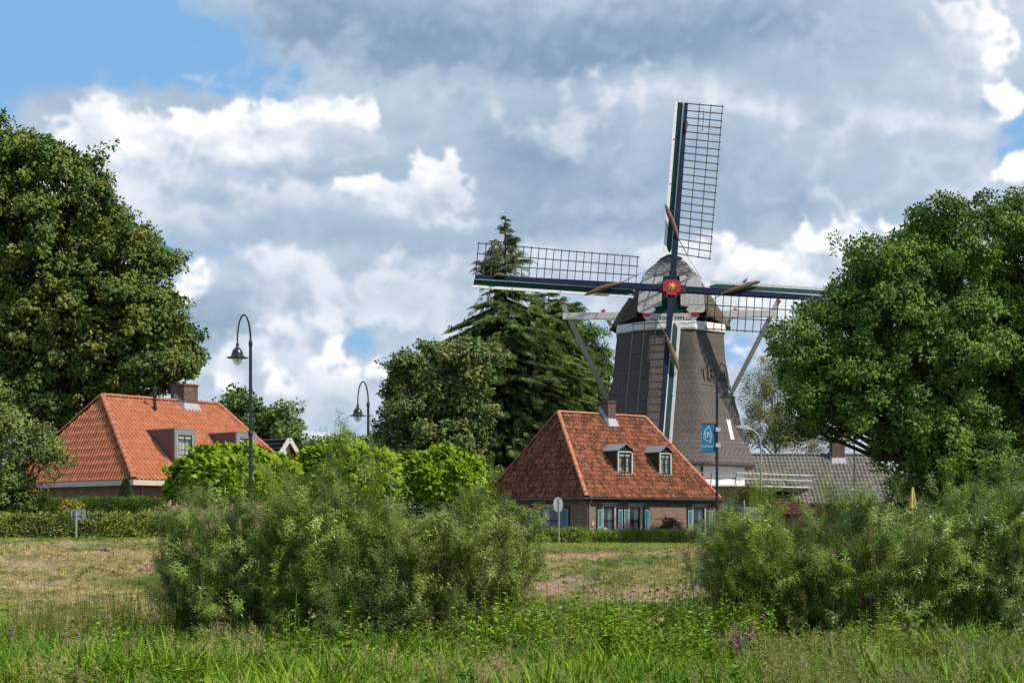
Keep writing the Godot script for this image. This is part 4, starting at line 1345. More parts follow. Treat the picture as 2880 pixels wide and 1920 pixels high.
	for q in [[655, 785], [1140, 1185], [1497, 1628]]:
		var rb := MB.new()
		rb.prism(cap_poly([[q[0], 1043], [q[1], 1043], [q[1], 1096], [q[0], 1096]]), 0.03, 0.10)
		part("red_block", rb, mats.mill_red, bd)
	for q in [820, 1467]:
		var pts := []
		var rr := []
		for k in 16:
			var t := k / 15.0
			var an := TAU * 1.1 * t * (1 if q < 1000 else -1) + (PI if q < 1000 else 0.0)
			var rad := lerpf(0.13, 0.03, t)
			pts.append(Vector3((q - 1147.0) * 0.00402 + cos(an) * rad, (1220.0 - 1155.0) * 0.00402 + sin(an) * rad, 0.065))
			rr.append(lerpf(0.022, 0.03, t))
		var sc := MB.new()
		sc.tube(pts, rr, 6)
		part("scroll", sc, mats.dark_red, bd)
	for q in [["1820", 985.0], ["1991", 1288.0]]:
		part("year", text_mesh(q[0], 0.24, 0.012, "Droid Serif", 400), mats.dark_metal, bd, at3((q[1] - 1147.0) * 0.00402, (1220.0 - 1130.0) * 0.00402, 0.066))
	# cross beams and braces of the tail
	var lg_y := 14.78 + 1.05
	var hb2 := MB.new()
	hb2.beam(Vector3(-7.6, lg_y, -1.2), Vector3(7.6, lg_y + 0.05, -1.2), 0.46, 0.40)
	part("long_cross_beam", hb2, mats.mill_white, h)
	var sb := MB.new()
	sb.beam(Vector3(-4.6, lg_y + 0.1, -3.0), Vector3(4.6, lg_y + 0.1, -3.0), 0.4, 0.35)
	part("short_cross_beam", sb, mats.mill_white, h)
	for sd in [-1.0, 1.0]:
		var top := Vector3(sd * 7.65, lg_y + 0.95, -1.35); var foot := Vector3(sd * 0.5, 2.2, -11.5)
		var b1 := MB.new()
		b1.beam(top, foot, 0.34, 0.30)
		part("tail_brace", b1, mats.mill_white, h)
		var tip := MB.new()
		tip.beam(top - (foot - top).normalized() * 0.012, top - (foot - top).normalized() * 0.10, 0.36, 0.32)
		part("red_tip", tip, mats.mill_red, h)
		var t2 := Vector3(sd * 4.75, lg_y + 0.62, -3.1)
		var f2 := t2 + Vector3(-sd * 0.55, -0.95, -0.6)
		var b2 := MB.new()
		b2.beam(t2, f2, 0.26, 0.24)
		part("beam_stub", b2, mats.mill_white, h)
		var tip2 := MB.new()
		tip2.beam(t2 - (f2 - t2).normalized() * 0.012, t2 - (f2 - t2).normalized() * 0.08, 0.28, 0.26)
		part("red_tip", tip2, mats.mill_red, h)
	var tpole := MB.new()
	tpole.beam(Vector3(0, 16.0, -4.0), Vector3(0, 1.4, -12.0), 0.4, 0.4)
	part("tail_pole", tpole, mats.mill_white, h)
	# windshaft, hub and sails
	var hub_y := EYE + (1480.0 - 810.4) / FOC * 103.0
	var tilt := -0.20
	var S := Transform3D(Basis(Vector3(1, 0, 0), tilt), Vector3(0.0, hub_y, 4.0))
	var sh := MB.new()
	sh.tube([Vector3(0, 0, -4.6), Vector3(0, 0, -0.3)], [0.32, 0.30], 14)
	part("windshaft", sh, mats.dark_metal, h, S)
	var hub := sub("hub", h, S)
	var roll := Basis(Vector3(0, 0, 1), -0.079)
	var hm := MB.new()
	hm.prism(PackedVector2Array([Vector2(-0.60, -0.36), Vector2(-0.38, -0.40), Vector2(-0.28, -0.62), Vector2(0.28, -0.62), Vector2(0.38, -0.40), Vector2(0.60, -0.36), Vector2(0.60, 0.36), Vector2(0.40, 0.40), Vector2(0.34, 0.46), Vector2(-0.34, 0.46), Vector2(-0.40, 0.40), Vector2(-0.60, 0.36)]), -0.30, 0.42, Transform3D(roll, Vector3.ZERO))
	part("hub_block", hm, mats.mill_red, hub)
	for k in 2:
		var iron := MB.new()
		iron.box(Transform3D(roll, Vector3.ZERO), Vector3(1.9, 0.52, 0.34) if k == 0 else Vector3(0.50, 2.3, 0.34))
		part("hub_iron", iron, mats.dark_metal, hub, at3(0, 0, -0.08 + 0.16 * k))
	var star := PackedVector2Array()
	for k in 16:
		var rad := 0.37 if k % 2 == 0 else 0.10
		star.append(Vector2(sin(TAU * k / 16.0), cos(TAU * k / 16.0)) * rad)
	var st := MB.new()
	st.prism(star, 0.42, 0.445)
	var boss := MB.new()
	boss.lathe([Vector2(0.10, 0.0), Vector2(0.08, 0.05), Vector2(0.0, 0.07)], 12)
	st.add(boss, Transform3D(Basis(Vector3(1, 0, 0), PI / 2.0), Vector3(0, 0, 0.44)))
	part("star", st, mats.gold, hub, Transform3D(roll, Vector3.ZERO))
	for k in 4:
		var sail := make_sail()
		sail.name = "sail" if k == 0 else "sail_%03d" % k
		h.add_child(sail)
		sail.transform = S * Transform3D(Basis(Vector3(0, 0, 1), -0.079 + PI / 2.0 * k), Vector3(0, 0, 0.17 if k % 2 == 0 else -0.13))

func make_sail() -> Node3D:      # points up (+y); lattice to the right, boards to the left
	var o := Node3D.new()
	var LEN := 13.45
	var st := MB.new()
	st.beam(Vector3(0, 0.3, 0), Vector3(0, 2.6, 0), 0.40, 0.34, Vector3(0, 0, 1), 0.40, 0.34)
	st.beam(Vector3(0, 2.6, 0), Vector3(0, LEN, 0.0), 0.40, 0.34, Vector3(0, 0, 1), 0.25, 0.2)
	part("sail_stock", st, mats.navy, o)
	var twist := 0.20
	var lat := Vector3(cos(twist), 0.02, -sin(twist))
	var r0 := 2.45
	var n := 22
	for k in n:
		var y := lerpf(r0, LEN - 0.02, k / float(n - 1))
		var b := MB.new()
		var tw := lerpf(0.30, 0.10, k / float(n - 1))
		var dir := Vector3(cos(tw), 0.02, -sin(tw))
		b.beam(Vector3(0, y, 0) + dir * 0.1, Vector3(0, y, 0) + dir * 2.60, 0.055, 0.06)
		part("lattice_bar", b, mats.lattice, o)
	for q in [0.93, 1.72, 2.52]:
		var b := MB.new()
		var d0 = Vector3(cos(0.30), 0.02, -sin(0.30)) * q; var d1 = Vector3(cos(0.10), 0.02, -sin(0.10)) * q
		b.beam(Vector3(0, r0 - 0.1, 0.055) + d0, Vector3(0, LEN + 0.06, 0.055) + d1, 0.055, 0.045)
		part("lattice_rail", b, mats.lattice, o)
	var sp := MB.new()
	sp.beam(Vector3(1.25, LEN - 2.0, 0.03), Vector3(1.25, LEN - 0.45, 0.03), 0.05, 0.05)
	part("lattice_rail", sp, mats.lattice, o)
	# leading boards, turned back like a wing
	var ang := 0.22
	var ld := Transform3D(Basis(Vector3(0, 1, 0), -ang), Vector3(0, 0, 0.04))
	var gb := MB.new()
	gb.prism(PackedVector2Array([Vector2(-0.24, 2.75), Vector2(-0.24, LEN + 0.05), Vector2(-0.60, LEN + 0.08), Vector2(-0.60, 3.0), Vector2(-0.52, 2.70), Vector2(-0.40, 2.5), Vector2(-0.32, 2.5)]), -0.015, 0.015, ld)
	part("leading_board", gb, mats.mill_green, o)
	var tr := MB.new()
	tr.prism(PackedVector2Array([Vector2(-0.185, 2.35), Vector2(-0.145, LEN + 0.04), Vector2(-0.235, LEN + 0.04), Vector2(-0.235, 2.35)]), -0.02, 0.04, ld)
	part("white_trim", tr, mats.mill_white, o)
	var eb := MB.new()
	eb.prism(PackedVector2Array([Vector2(-0.605, 2.55), Vector2(-0.605, LEN + 0.1), Vector2(-0.80, LEN + 0.12), Vector2(-0.80, 2.55)]), -0.02, 0.03, ld * Transform3D(Basis(Vector3(0, 1, 0), 0.35), Vector3(-0.04, 0, -0.21)))
	part("edge_board", eb, mats.mill_white, o)
	for k in 3:
		var hk := MB.new()
		hk.box(ld * at3(-0.63, 4.2 + 3.3 * k, 0.05), Vector3(0.07, 0.07, 0.09))
		part("hook", hk, mats.mill_white, o)
	# rolled sail cloth across the inner part, tied off with rope
	var pts := [Vector3(-0.86, 5.85, 0.12), Vector3(-0.78, 5.6, 0.18), Vector3(-0.58, 5.15, 0.24), Vector3(-0.36, 4.7, 0.28), Vector3(-0.14, 4.2, 0.30), Vector3(0.02, 3.8, 0.26), Vector3(0.26, 3.3, 0.15)]
	var cl := MB.new()
	cl.tube(pts, [0.06, 0.12, 0.15, 0.17, 0.16, 0.10, 0.035], 9)
	for i in cl.v.size():
		var p := cl.v[i]
		cl.v[i] = p + Vector3(nz_t.get_noise_3dv(p * 5.0), 0, nz_t.get_noise_3dv(p * 5.0 + Vector3(9, 9, 9))) * 0.10
	part("rolled_sailcloth", cl, mats.sailcloth, o)
	var rp := MB.new()
	rp.tube([Vector3(0.26, 3.3, 0.15), Vector3(0.62, 2.75, 0.10), Vector3(1.0, 2.1, 0.0), Vector3(2.0, 0.9, -0.5)], [0.035, 0.03, 0.016, 0.012], 5)
	part("rope", rp, mats.rope, o)
	var cl2 := MB.new()
	cl2.tube([Vector3(0.10, LEN - 1.3, 0.18), Vector3(0.16, LEN - 1.7, 0.24), Vector3(0.12, LEN - 2.15, 0.2)], [0.04, 0.13, 0.05], 7)
	part("rolled_sailcloth", cl2, mats.sailcloth, o)
	return o

# ---------------------------------------------------------------- plants
var leafs := {}

func leaf_card(m: MB, base: Vector3, dir: Vector3, nrm: Vector3, l: float, w: float, bend := 0.25):     # one folded leaf, four faces
	var side := dir.cross(nrm).normalized()
	var nn := side.cross(dir).normalized()
	var mid := base + dir * l * 0.5 + nn * bend * l * 0.3
	var tip := base + dir * l - nn * bend * l * 0.25
	var a := mid + side * w * 0.5 - nn * w * 0.12
	var b := mid - side * w * 0.5 - nn * w * 0.12
	m.tri(base, a, mid); m.tri(a, tip, mid)
	m.tri(base, mid, b); m.tri(b, mid, tip)

func leaf_flat(m: MB, base: Vector3, dir: Vector3, nrm: Vector3, l: float, w: float):                 # two faces
	var side := dir.cross(nrm).normalized()
	var mid := base + dir * l * 0.45
	m.tri(base, mid + side * w * 0.5, base + dir * l - nrm * l * 0.12)
	m.tri(base, base + dir * l - nrm * l * 0.12, mid - side * w * 0.5)

func rdir() -> Vector3:
	var z := rf(-1, 1); var a := rf(0, TAU); var s := sqrt(1.0 - z * z)
	return Vector3(s * cos(a), z, s * sin(a))

func leaf_clump(n: int, R: float, l: float, w: float, droop: float, flat := false) -> ArrayMesh:       # a twig's worth of leaves; grows along +y
	var m := MB.new()
	for i in n:
		var p := rdir() * R * pow(rf(0, 1), 0.4)
		p.y *= 0.7
		var out := (p.normalized() * 0.8 + rdir() * 0.7 + Vector3(0, 0.15 - droop, 0)).normalized()
		var up := (Vector3(0, 1, 0) + rdir() * 0.55 + p.normalized() * 0.5).normalized()
		var s := rf(0.7, 1.2)
		if flat: leaf_flat(m, p, out, up, l * s, w * s)
		else: leaf_card(m, p, out, up, l * s, w * s)
	return m.done()

func needle_spray(l: float) -> ArrayMesh:             # a flat drooping conifer branchlet along +z
	var m := MB.new()
	for k in 12:
		var t := (k + 0.5) / 12.0
		var p := Vector3(0, -0.25 * t * t * l, t * l)
		for s in [-1.0, 1.0]:
			var len := l * lerpf(0.45, 0.16, t) * rf(0.7, 1.2)
			var dir := Vector3(s * 0.8, rf(-0.45, 0.1), 0.65).normalized()
			leaf_flat(m, p, dir, Vector3(rf(-0.4, 0.4), 1, rf(-0.4, 0.4)).normalized(), len, len * 0.20)
			for j in 3:
				var pj := p + dir * len * (0.3 + 0.25 * j)
				leaf_flat(m, pj, (dir + Vector3(rf(-0.5, 0.5), rf(-1.0, -0.1), rf(-0.2, 0.6))).normalized(), rdir(), len * rf(0.3, 0.5), len * 0.12)
	return m.done()

func willow_sprig(l: float, n: int, leaf: float) -> ArrayMesh:      # a whippy shoot with narrow drooping leaves, along +y
	var m := MB.new()
	var stem := []
	var rr := []
	for k in 4:
		var t := k / 3.0
		stem.append(Vector3(0.05 * sin(t * 2.0) * l, t * l, -0.22 * t * t * l)); rr.append(lerpf(0.006, 0.002, t))
	m.tube(stem, rr, 3, false)
	for i in n:
		var t := pow((i + 0.5) / n, 0.8)
		var p := Vector3(0.05 * sin(t * 2.0) * l, t * l, -0.22 * t * t * l)
		var a := i * 2.4 + rf(-0.4, 0.4)
		var dir := Vector3(cos(a), rf(0.3, 1.0) - 0.35 * t, sin(a)).normalized()
		var s := leaf * rf(0.7, 1.2) * lerpf(1.0, 0.75, t)
		var side := dir.cross(Vector3(rf(-0.4, 0.4), 1, rf(-0.4, 0.4))).normalized()
		var nn := side.cross(dir).normalized()
		var w := s * 0.135
		var b := p + dir * s * 0.45 + nn * s * 0.05
		var c := p + dir * s * 0.95 - nn * s * 0.22
		m.tri(p, b + side * w * 0.5, b - side * w * 0.5)
		m.tri(b + side * w * 0.5, c, b - side * w * 0.5)
	return m.done()

func grass_clump(n: int, h: float, w: float, spread: float, lean: float) -> ArrayMesh:
	var m := MB.new()
	for i in n:
		var a := rf(0, TAU)
		var p := Vector3(cos(a), 0, sin(a)) * spread * sqrt(rf(0, 1))
		var d := (Vector3(cos(a), 0, sin(a)) + Vector3(rf(-0.7, 0.7), 0, rf(-0.7, 0.7))).normalized()
		var hh := h * rf(0.55, 1.1)
		var bend := lean * rf(0.3, 1.5)
		var side := d.cross(Vector3.UP).normalized().rotated(Vector3.UP, rf(-0.6, 0.6)) * w * rf(0.7, 1.3)
		var q := []
		for k in 4:
			var t := k / 3.0
			var wid := [0.75, 1.0, 0.7, 0.0][k] * 0.5 as float
			var c := p + d * bend * hh * t * t + Vector3.UP * hh * (t - 0.25 * bend * t * t)
			q.append([c - side * wid, c + side * wid])
		for k in 3:
			m.tri(q[k][0], q[k][1], q[k + 1][1])
			if k < 2: m.tri(q[k][0], q[k + 1][1], q[k + 1][0])
	return m.done()

func seed_grass(n: int, h: float) -> ArrayMesh:         # stalks with loose panicles
	var m := MB.new()
	for i in n:
		var a := rf(0, TAU)
		var d := Vector3(cos(a), 0, sin(a))
		var p := d * rf(0, 0.12)
		var hh := h * rf(0.75, 1.1)
		var top := p + d * rf(0.05, 0.3) * hh + Vector3.UP * hh
		m.tube([p, p.lerp(top, 0.6) - d * 0.03, top], [0.004, 0.003, 0.002], 3, false)
		for k in 14:
			var t := rf(0.74, 1.03)
			var b := p.lerp(top, t)
			var dd := (rdir() + Vector3(0, 0.4, 0) + d * 0.4).normalized()
			leaf_flat(m, b, dd, rdir(), rf(0.05, 0.13), 0.012)
	return m.done()

func herb(n: int, h: float, leaf: float, stalks := 3) -> ArrayMesh:      # upright leafy weed
	var m := MB.new()
	for s in stalks:
		var a := rf(0, TAU)
		var d := Vector3(cos(a), 0, sin(a))
		var hh := h * rf(0.7, 1.1)
		var p := d * rf(0.0, 0.12)
		var top := p + d * hh * rf(0.05, 0.28) + Vector3.UP * hh
		m.tube([p, top], [0.006, 0.003], 3, false)
		for i in n:
			var t := lerpf(0.12, 1.0, (i + 0.5) / n)
			var aa := i * 2.4 + rf(-0.5, 0.5)
			var dir := Vector3(cos(aa), rf(-0.15, 0.65), sin(aa)).normalized()
			var l := leaf * rf(0.7, 1.2) * (1.0 - 0.55 * t)
			leaf_card(m, p.lerp(top, t), dir, (Vector3.UP + rdir() * 0.8).normalized(), l, l * 0.42)
	return m.done()

func leaf_meshes():
	leafs.maple = []; leafs.oak = []; leafs.small = []; leafs.spruce = []; leafs.birch = []; leafs.catalpa = []; leafs.hedge = []; leafs.willow = []; leafs.grass = []; leafs.tuft = []; leafs.herb = []; leafs.seed = []
	leafs.maple = leaf_clump(26, 0.38, 0.23, 0.17, 0.35)
	leafs.oak = leaf_clump(28, 0.36, 0.19, 0.115, 0.05)
	leafs.small = leaf_clump(30, 0.34, 0.13, 0.08, 0.1)
	leafs.spruce = needle_spray(0.7)
	leafs.birch = leaf_clump(26, 0.40, 0.11, 0.07, 0.6, true)
	leafs.catalpa = leaf_clump(16, 0.30, 0.27, 0.21, 0.30)
	leafs.hedge = leaf_clump(26, 0.20, 0.095, 0.065, 0.0)
	leafs.yew = leaf_clump(34, 0.20, 0.10, 0.022, -0.2, true)
	leafs.far = leaf_clump(26, 0.75, 0.42, 0.30, 0.1, true)

# crown from a handful of big boughs: each bough is dressed with smaller tufts, each tuft with twigs
func crown_spots(boughs: Array, tuft_r: float, tufts_per: float, twigs: int, fill := 0.55, flat := 0.62) -> Array:
	var out := []            # [place, outward direction, depth in tuft 0..1]
	for b in boughs:
		var c: Vector3 = b[0]; var R: float = b[1]
		var n := int(maxf(3.0, tufts_per * R * R))
		for i in n:
			var dir := rdir()
			if dir.y < -0.45 and rf(0, 1) < 0.55: dir.y = -dir.y
			var lump := 1.0 + 0.30 * nz_g.get_noise_3dv((c + dir * R) * 0.45)
			var tc := c + dir * Vector3(1, 0.88, 1) * R * lump * lerpf(fill, 1.12, pow(rf(0, 1), 0.8))
			if nz_g.get_noise_3dv(tc * 0.55 + Vector3(3, 8, 1)) < -0.13: continue      # gaps between the boughs
			var tr := tuft_r * (0.45 + 1.5 * pow(rf(0, 1), 2.2))
			var shade := rng.randi() % 1000
			# a spray: longer along the bough's outward direction, a little flattened, tip drooping
			var ax := (Vector3(dir.x, dir.y * 0.4, dir.z) + rdir() * 0.5).normalized()
			for k in int(twigs * rf(0.6, 1.3) * clampf(tr / tuft_r, 0.5, 1.8)):
				var q := rdir()
				var rad := pow(rf(0, 1), 0.5)
				if rf(0, 1) < 0.12: rad *= rf(1.1, 1.7)
				var off := Vector3(q.x, q.y * flat, q.z) * tr * rad
				off += ax * off.dot(ax) * 0.7
				off.y -= 0.18 * off.dot(ax)
				out.append([tc + off, (q + dir * 0.8).normalized(), shade])
		for i in int(n * twigs * 0.16):
			var q := rdir()
			var pp: Vector3 = c + q * R * rf(0.4, 1.08)
			if nz_g.get_noise_3dv(pp * 0.55 + Vector3(3, 8, 1)) > -0.10: out.append([pp, q, rng.randi() % 1000])
	return out

func crown(tree: Node3D, spots: Array, mesh: Mesh, material: Material, tints: Array, size := Vector2(0.75, 1.2), called := "crown"):
	var xf := []
	var tc := PackedColorArray()
	for s in spots:
		var y: Vector3 = (s[1] + Vector3(0, 0.35, 0)).normalized()
		var x: Vector3 = y.cross(rdir()).normalized()
		var k := rf(size.x, size.y)
		xf.append(Transform3D(Basis(x, y, x.cross(y)).scaled(Vector3.ONE * k), s[0] - tree.position))
		var a: Color = tints[int(s[2]) % tints.size()] if rf(0, 1) < 0.75 else tints[rng.randi() % tints.size()]
		var g := rf(0.88, 1.12)
		tc.append(Color(a.r * g, a.g * g, a.b * g))
	var o := multi(called, mesh, material, xf, tc, tree)
	o.set_meta("kind", "stuff")
	return o

func limbs(tree: Node3D, boughs: Array, foot: Vector3, r: float, fork: float, m, lean := 0.0):      # trunk and a limb to each bough
	var b := MB.new()
	var topc := Vector3.ZERO
	var ymax := -1e9
	for q in boughs:
		topc += q[0] / boughs.size(); ymax = maxf(ymax, q[0].y)
	var f := foot + Vector3(0, fork, 0)
	f.x += (topc.x - foot.x) * 0.12; f.z += (topc.z - foot.z) * 0.12
	var crownp := Vector3(lerpf(f.x, topc.x, 0.6), lerpf(f.y, ymax, 0.8), lerpf(f.z, topc.z, 0.6))
	b.tube([foot - Vector3(0, 0.4, 0), foot + Vector3(0, 0.25, 0), foot.lerp(f, 0.5) + Vector3(rf(-0.08, 0.08), 0, rf(-0.08, 0.08)), f, f.lerp(crownp, 0.5), crownp], [r * 1.6, r * 1.15, r * 0.95, r * 0.85, r * 0.45, r * 0.10], 9)
	for q in boughs:
		var t := clampf((q[0].y - f.y) / maxf(crownp.y - f.y, 0.5) * 0.55 + rf(-0.1, 0.1), 0.0, 0.8)
		var s := f.lerp(crownp, t)
		var mid: Vector3 = s.lerp(q[0], 0.5) + Vector3(0, -0.12 * (q[0] - s).length(), 0) + rdir() * 0.15
		var rr := r * lerpf(0.5, 0.28, t)
		b.tube([s, mid, q[0]], [rr, rr * 0.6, rr * 0.2], 6, false)
		for k in 5:
			var e: Vector3 = q[0] + rdir() * q[1] * 0.9
			var st: Vector3 = mid.lerp(q[0], rf(0.3, 1.0))
			b.tube([st, st.lerp(e, 0.5) + rdir() * 0.1, e], [rr * 0.28, rr * 0.18, 0.012], 5, false)
	for i in b.v.size(): b.v[i] -= tree.position
	part("trunk", b, m, tree)

func tree_of(called, label, category, group, foot: Vector3, list: Array, d: float, spread: float, r: float, fork: float, mesh, lm, tints, bark, tuft := 0.8, per := 2.6, twigs := 22, depth_layers := 2):
	var t := thing(called, label, category, foot, 0.0, group)
	var boughs := []
	for q in list:
		for k in depth_layers:
			var c := P(q[0], q[1], d)
			var z := rf(-1, 1) * spread * (0.4 if k == 0 else 1.0)
			if depth_layers > 1: z = lerpf(-spread, spread, (k + rf(0.2, 0.8)) / depth_layers)
			boughs.append([c + Vector3(rf(-0.2, 0.2), rf(-0.2, 0.2), z), q[2] / 3500.0 * d])
	crown(t, crown_spots(boughs, tuft, per, twigs), mesh, lm, tints)
	limbs(t, boughs, foot, r, fork, bark)
	return t

func trees():
	var bark := mat(lin(0.075, 0.058, 0.045), 0.95, grain(41, 0.05, 0.4, 1.2), 1.5)
	var pale_bark := mat(lin(0.22, 0.20, 0.17), 0.9, grain(41, 0.05, 0.3, 1.2), 1.5)
	mats.bark = bark
	var lm := leaf_mat(Color.WHITE, 0.5, 0.5, 0.3)
	mats.leaf = lm
	var maple := [Color(0.058, 0.090, 0.022), Color(0.048, 0.082, 0.024), Color(0.072, 0.098, 0.022), Color(0.042, 0.074, 0.026), Color(0.092, 0.104, 0.022)]
	tree_of("maple_tree", "huge dark green maple with yellowing seed clusters behind the orange house", "tree", "", Vector3(-25.2, 0.2, -90.0),
		[[10, 345, 55], [-30, 390, 80], [95, 350, 38], [185, 400, 55], [110, 430, 80], [215, 470, 45], [40, 500, 95], [180, 540, 85], [285, 530, 55], [320, 560, 40], [100, 620, 100], [250, 630, 80], [335, 620, 55], [10, 700, 110], [170, 720, 95], [300, 715, 85], [370, 700, 45], [80, 800, 100], [235, 810, 90], [350, 790, 70], [400, 775, 40], [30, 890, 90], [160, 880, 80], [290, 860, 70], [380, 850, 55], [425, 835, 28], [110, 950, 70], [220, 930, 60], [-110, 560, 120], [-120, 760, 140], [-110, 930, 110]],
		90.0, 3.6, 0.55, 3.2, leafs.maple, lm, maple, bark, 0.52, 6.6, 13, 2)
	tree_of("small_tree", "loose light green small tree in front of the maple at the left edge", "tree", "", Vector3(-20.6, 0.3, -64.0),
		[[5, 930, 50], [40, 985, 50], [95, 1015, 38], [125, 1030, 26], [10, 1040, 55], [70, 1060, 42], [20, 1105, 45], [-40, 1000, 60], [-30, 1090, 60], [30, 1130, 42], [85, 1105, 32], [0, 1150, 46], [60, 1150, 30]],
		64.0, 0.9, 0.11, 0.9, leafs.small, lm, [Color(0.080, 0.118, 0.035), Color(0.066, 0.105, 0.032), Color(0.105, 0.135, 0.045), Color(0.085, 0.100, 0.035)], bark, 0.42, 5.0, 15, 2)
	tree_of("round_tree", "rounded green tree far behind the right end of the orange roof", "tree", "", Vector3(-25.0, 0.0, -150.0),
		[[530, 940, 32], [560, 945, 34], [590, 965, 34], [620, 985, 34], [650, 965, 24], [662, 990, 28], [560, 990, 40], [610, 1020, 40], [670, 1015, 22]],
		150.0, 2.0, 0.3, 2.0, leafs.far, lm, [Color(0.055, 0.085, 0.028), Color(0.065, 0.098, 0.03), Color(0.048, 0.078, 0.03)], bark, 0.85, 2.2, 12, 2)
	var far_labels := ["far low tree left in the gap beneath the smaller street lamp", "far tree just left of the smaller street lamp's post", "far rounded tree behind the smaller street lamp's post", "far tree touching the brown maple's left edge"]
	var fp := [[[705, 1035, 16], [725, 1032, 18]], [[750, 1028, 16], [768, 1032, 18]], [[800, 1020, 20], [818, 1022, 18], [785, 1034, 16]], [[850, 1026, 20], [872, 1034, 18]]]
	for i in 4:
		tree_of("far_tree", far_labels[i], "tree", "far trees on the skyline", P(fp[i][0][0], 1208, 190.0 + i * 6.0), fp[i], 190.0 + i * 6.0, 1.2, 0.2, 1.0, leafs.far, lm, [Color(0.06, 0.09, 0.035), Color(0.07, 0.10, 0.035)], bark, 0.9, 2.6, 12, 2)
	# the conifers
	conifer("tall_spruce", "tall thin-topped spruce rising behind the left windmill sail", P(1158, 1212, 113.0), P(1160, 488, 113.0).y, [[0.0, 5.2], [0.25, 6.2], [0.5, 5.6], [0.66, 4.4], [0.71, 2.4], [0.85, 1.7], [0.93, 0.9], [1.0, 0.1]], 0.34, [Color(0.066, 0.100, 0.032), Color(0.088, 0.120, 0.034), Color(0.054, 0.088, 0.034)], 1.9, bark)
	conifer("broad_fir", "broad dark fir with layered drooping boughs beside the mill", P(1258, 1212, 122.0), P(1235, 648, 122.0).y, [[0.0, 5.6], [0.2, 6.1], [0.45, 5.6], [0.7, 4.2], [0.88, 2.5], [1.0, 0.6]], 0.36, [Color(0.078, 0.115, 0.030), Color(0.104, 0.138, 0.032), Color(0.060, 0.098, 0.032)], 2.6, bark)
	tree_of("brown_maple", "olive brown tinged maple left of the spruce", "tree", "", P(1040, 1212, 99.0),
		[[1005, 815, 30], [1060, 820, 42], [1100, 840, 30], [950, 850, 38], [1010, 870, 52], [1075, 890, 50], [925, 900, 36], [970, 930, 52], [1040, 950, 55], [1095, 950, 40], [910, 960, 34], [950, 1000, 48], [1010, 1010, 52], [1075, 1010, 50], [900, 1010, 28], [1000, 1060, 45], [930, 1055, 36], [1070, 1060, 40]],
		99.0, 2.2, 0.22, 1.6, leafs.maple, lm, [Color(0.082, 0.112, 0.038), Color(0.068, 0.102, 0.036), Color(0.098, 0.108, 0.038), Color(0.060, 0.092, 0.034)], pale_bark, 0.46, 7.0, 12, 2)
	tree_of("leafy_tree", "mid green leafy tree between the fir and the thatched mill", "tree", "", P(1350, 1212, 128.0),
		[[1300, 760, 40], [1340, 780, 36], [1365, 815, 38], [1340, 850, 50], [1385, 870, 34], [1395, 910, 26], [1350, 920, 50], [1300, 890, 55], [1390, 960, 34], [1330, 990, 55]],
		128.0, 2.2, 0.3, 2.0, leafs.oak, lm, [Color(0.055, 0.090, 0.024), Color(0.065, 0.10, 0.026), Color(0.045, 0.078, 0.024)], bark, 0.5, 5.4, 10, 2)
	tree_of("birch_tree", "airy fine-leaved birch between the mill and the big oak", "tree", "", P(1775, 1212, 121.0),
		[[1765, 835, 32], [1795, 850, 28], [1735, 890, 34], [1775, 900, 42], [1725, 940, 28], [1760, 960, 46], [1815, 950, 40], [1730, 1000, 34], [1790, 1010, 46], [1840, 1010, 40], [1880, 1020, 34], [1925, 1025, 30]],
		121.0, 1.6, 0.16, 2.2, leafs.birch, leaf_mat(Color.WHITE, 0.6, 0.5), [Color(0.10, 0.105, 0.050), Color(0.085, 0.10, 0.045), Color(0.12, 0.115, 0.055)], pale_bark, 0.55, 6.5, 10, 2)
	var oakc := [Color(0.066, 0.114, 0.020), Color(0.082, 0.132, 0.022), Color(0.053, 0.097, 0.020), Color(0.045, 0.084, 0.022)]
	tree_of("oak_tree", "big round bright green oak covering the tip of the right sail", "tree", "", Vector3(24.0, 0.0, -78.0),
		[[2150, 500, 39], [2120, 543, 51], [2185, 534, 56], [2060, 596, 47], [1975, 596, 31], [2010, 639, 51], [2110, 619, 70], [2190, 619, 70], [1945, 662, 37], [2000, 705, 65], [2090, 715, 79], [2190, 715, 79], [1900, 734, 47], [1950, 772, 65], [1830, 782, 37], [1800, 820, 35], [1870, 839, 65], [1970, 858, 75], [2080, 829, 84], [2190, 820, 84], [1820, 886, 45], [1890, 925, 61], [1990, 944, 70], [2090, 934, 79], [2190, 925, 84], [1850, 963, 37], [1965, 985, 36], [2060, 1000, 52], [2150, 1010, 70], [2105, 1050, 46], [2125, 1085, 40], [2190, 1065, 60], [2240, 1070, 60], [2200, 1105, 46], [2280, 1105, 50]],
		78.0, 3.2, 0.45, 2.4, leafs.oak, lm, oakc, bark, 0.48, 7.8, 12, 2)
	tree_of("oak_tree", "tall green oak at the right edge behind the willows", "tree", "", Vector3(30.5, 0.0, -81.0),
		[[2260, 500, 42], [2330, 491, 39], [2290, 553, 56], [2360, 581, 75], [2260, 639, 70], [2340, 686, 84], [2270, 753, 79], [2370, 810, 94], [2280, 858, 84], [2360, 934, 94], [2270, 963, 79], [2330, 1030, 75], [2240, 1040, 56], [2430, 715, 103], [2450, 906, 112], [2300, 1080, 60], [2360, 1075, 60]],
		81.0, 3.0, 0.42, 2.6, leafs.oak, lm, oakc, bark, 0.48, 7.4, 12, 2)
	# clipped umbrella catalpas
	var cat := [Color(0.098, 0.148, 0.006), Color(0.076, 0.125, 0.006), Color(0.118, 0.160, 0.008)]
	var cl := leaf_mat(Color.WHITE, 0.5, 0.5, 0.2)
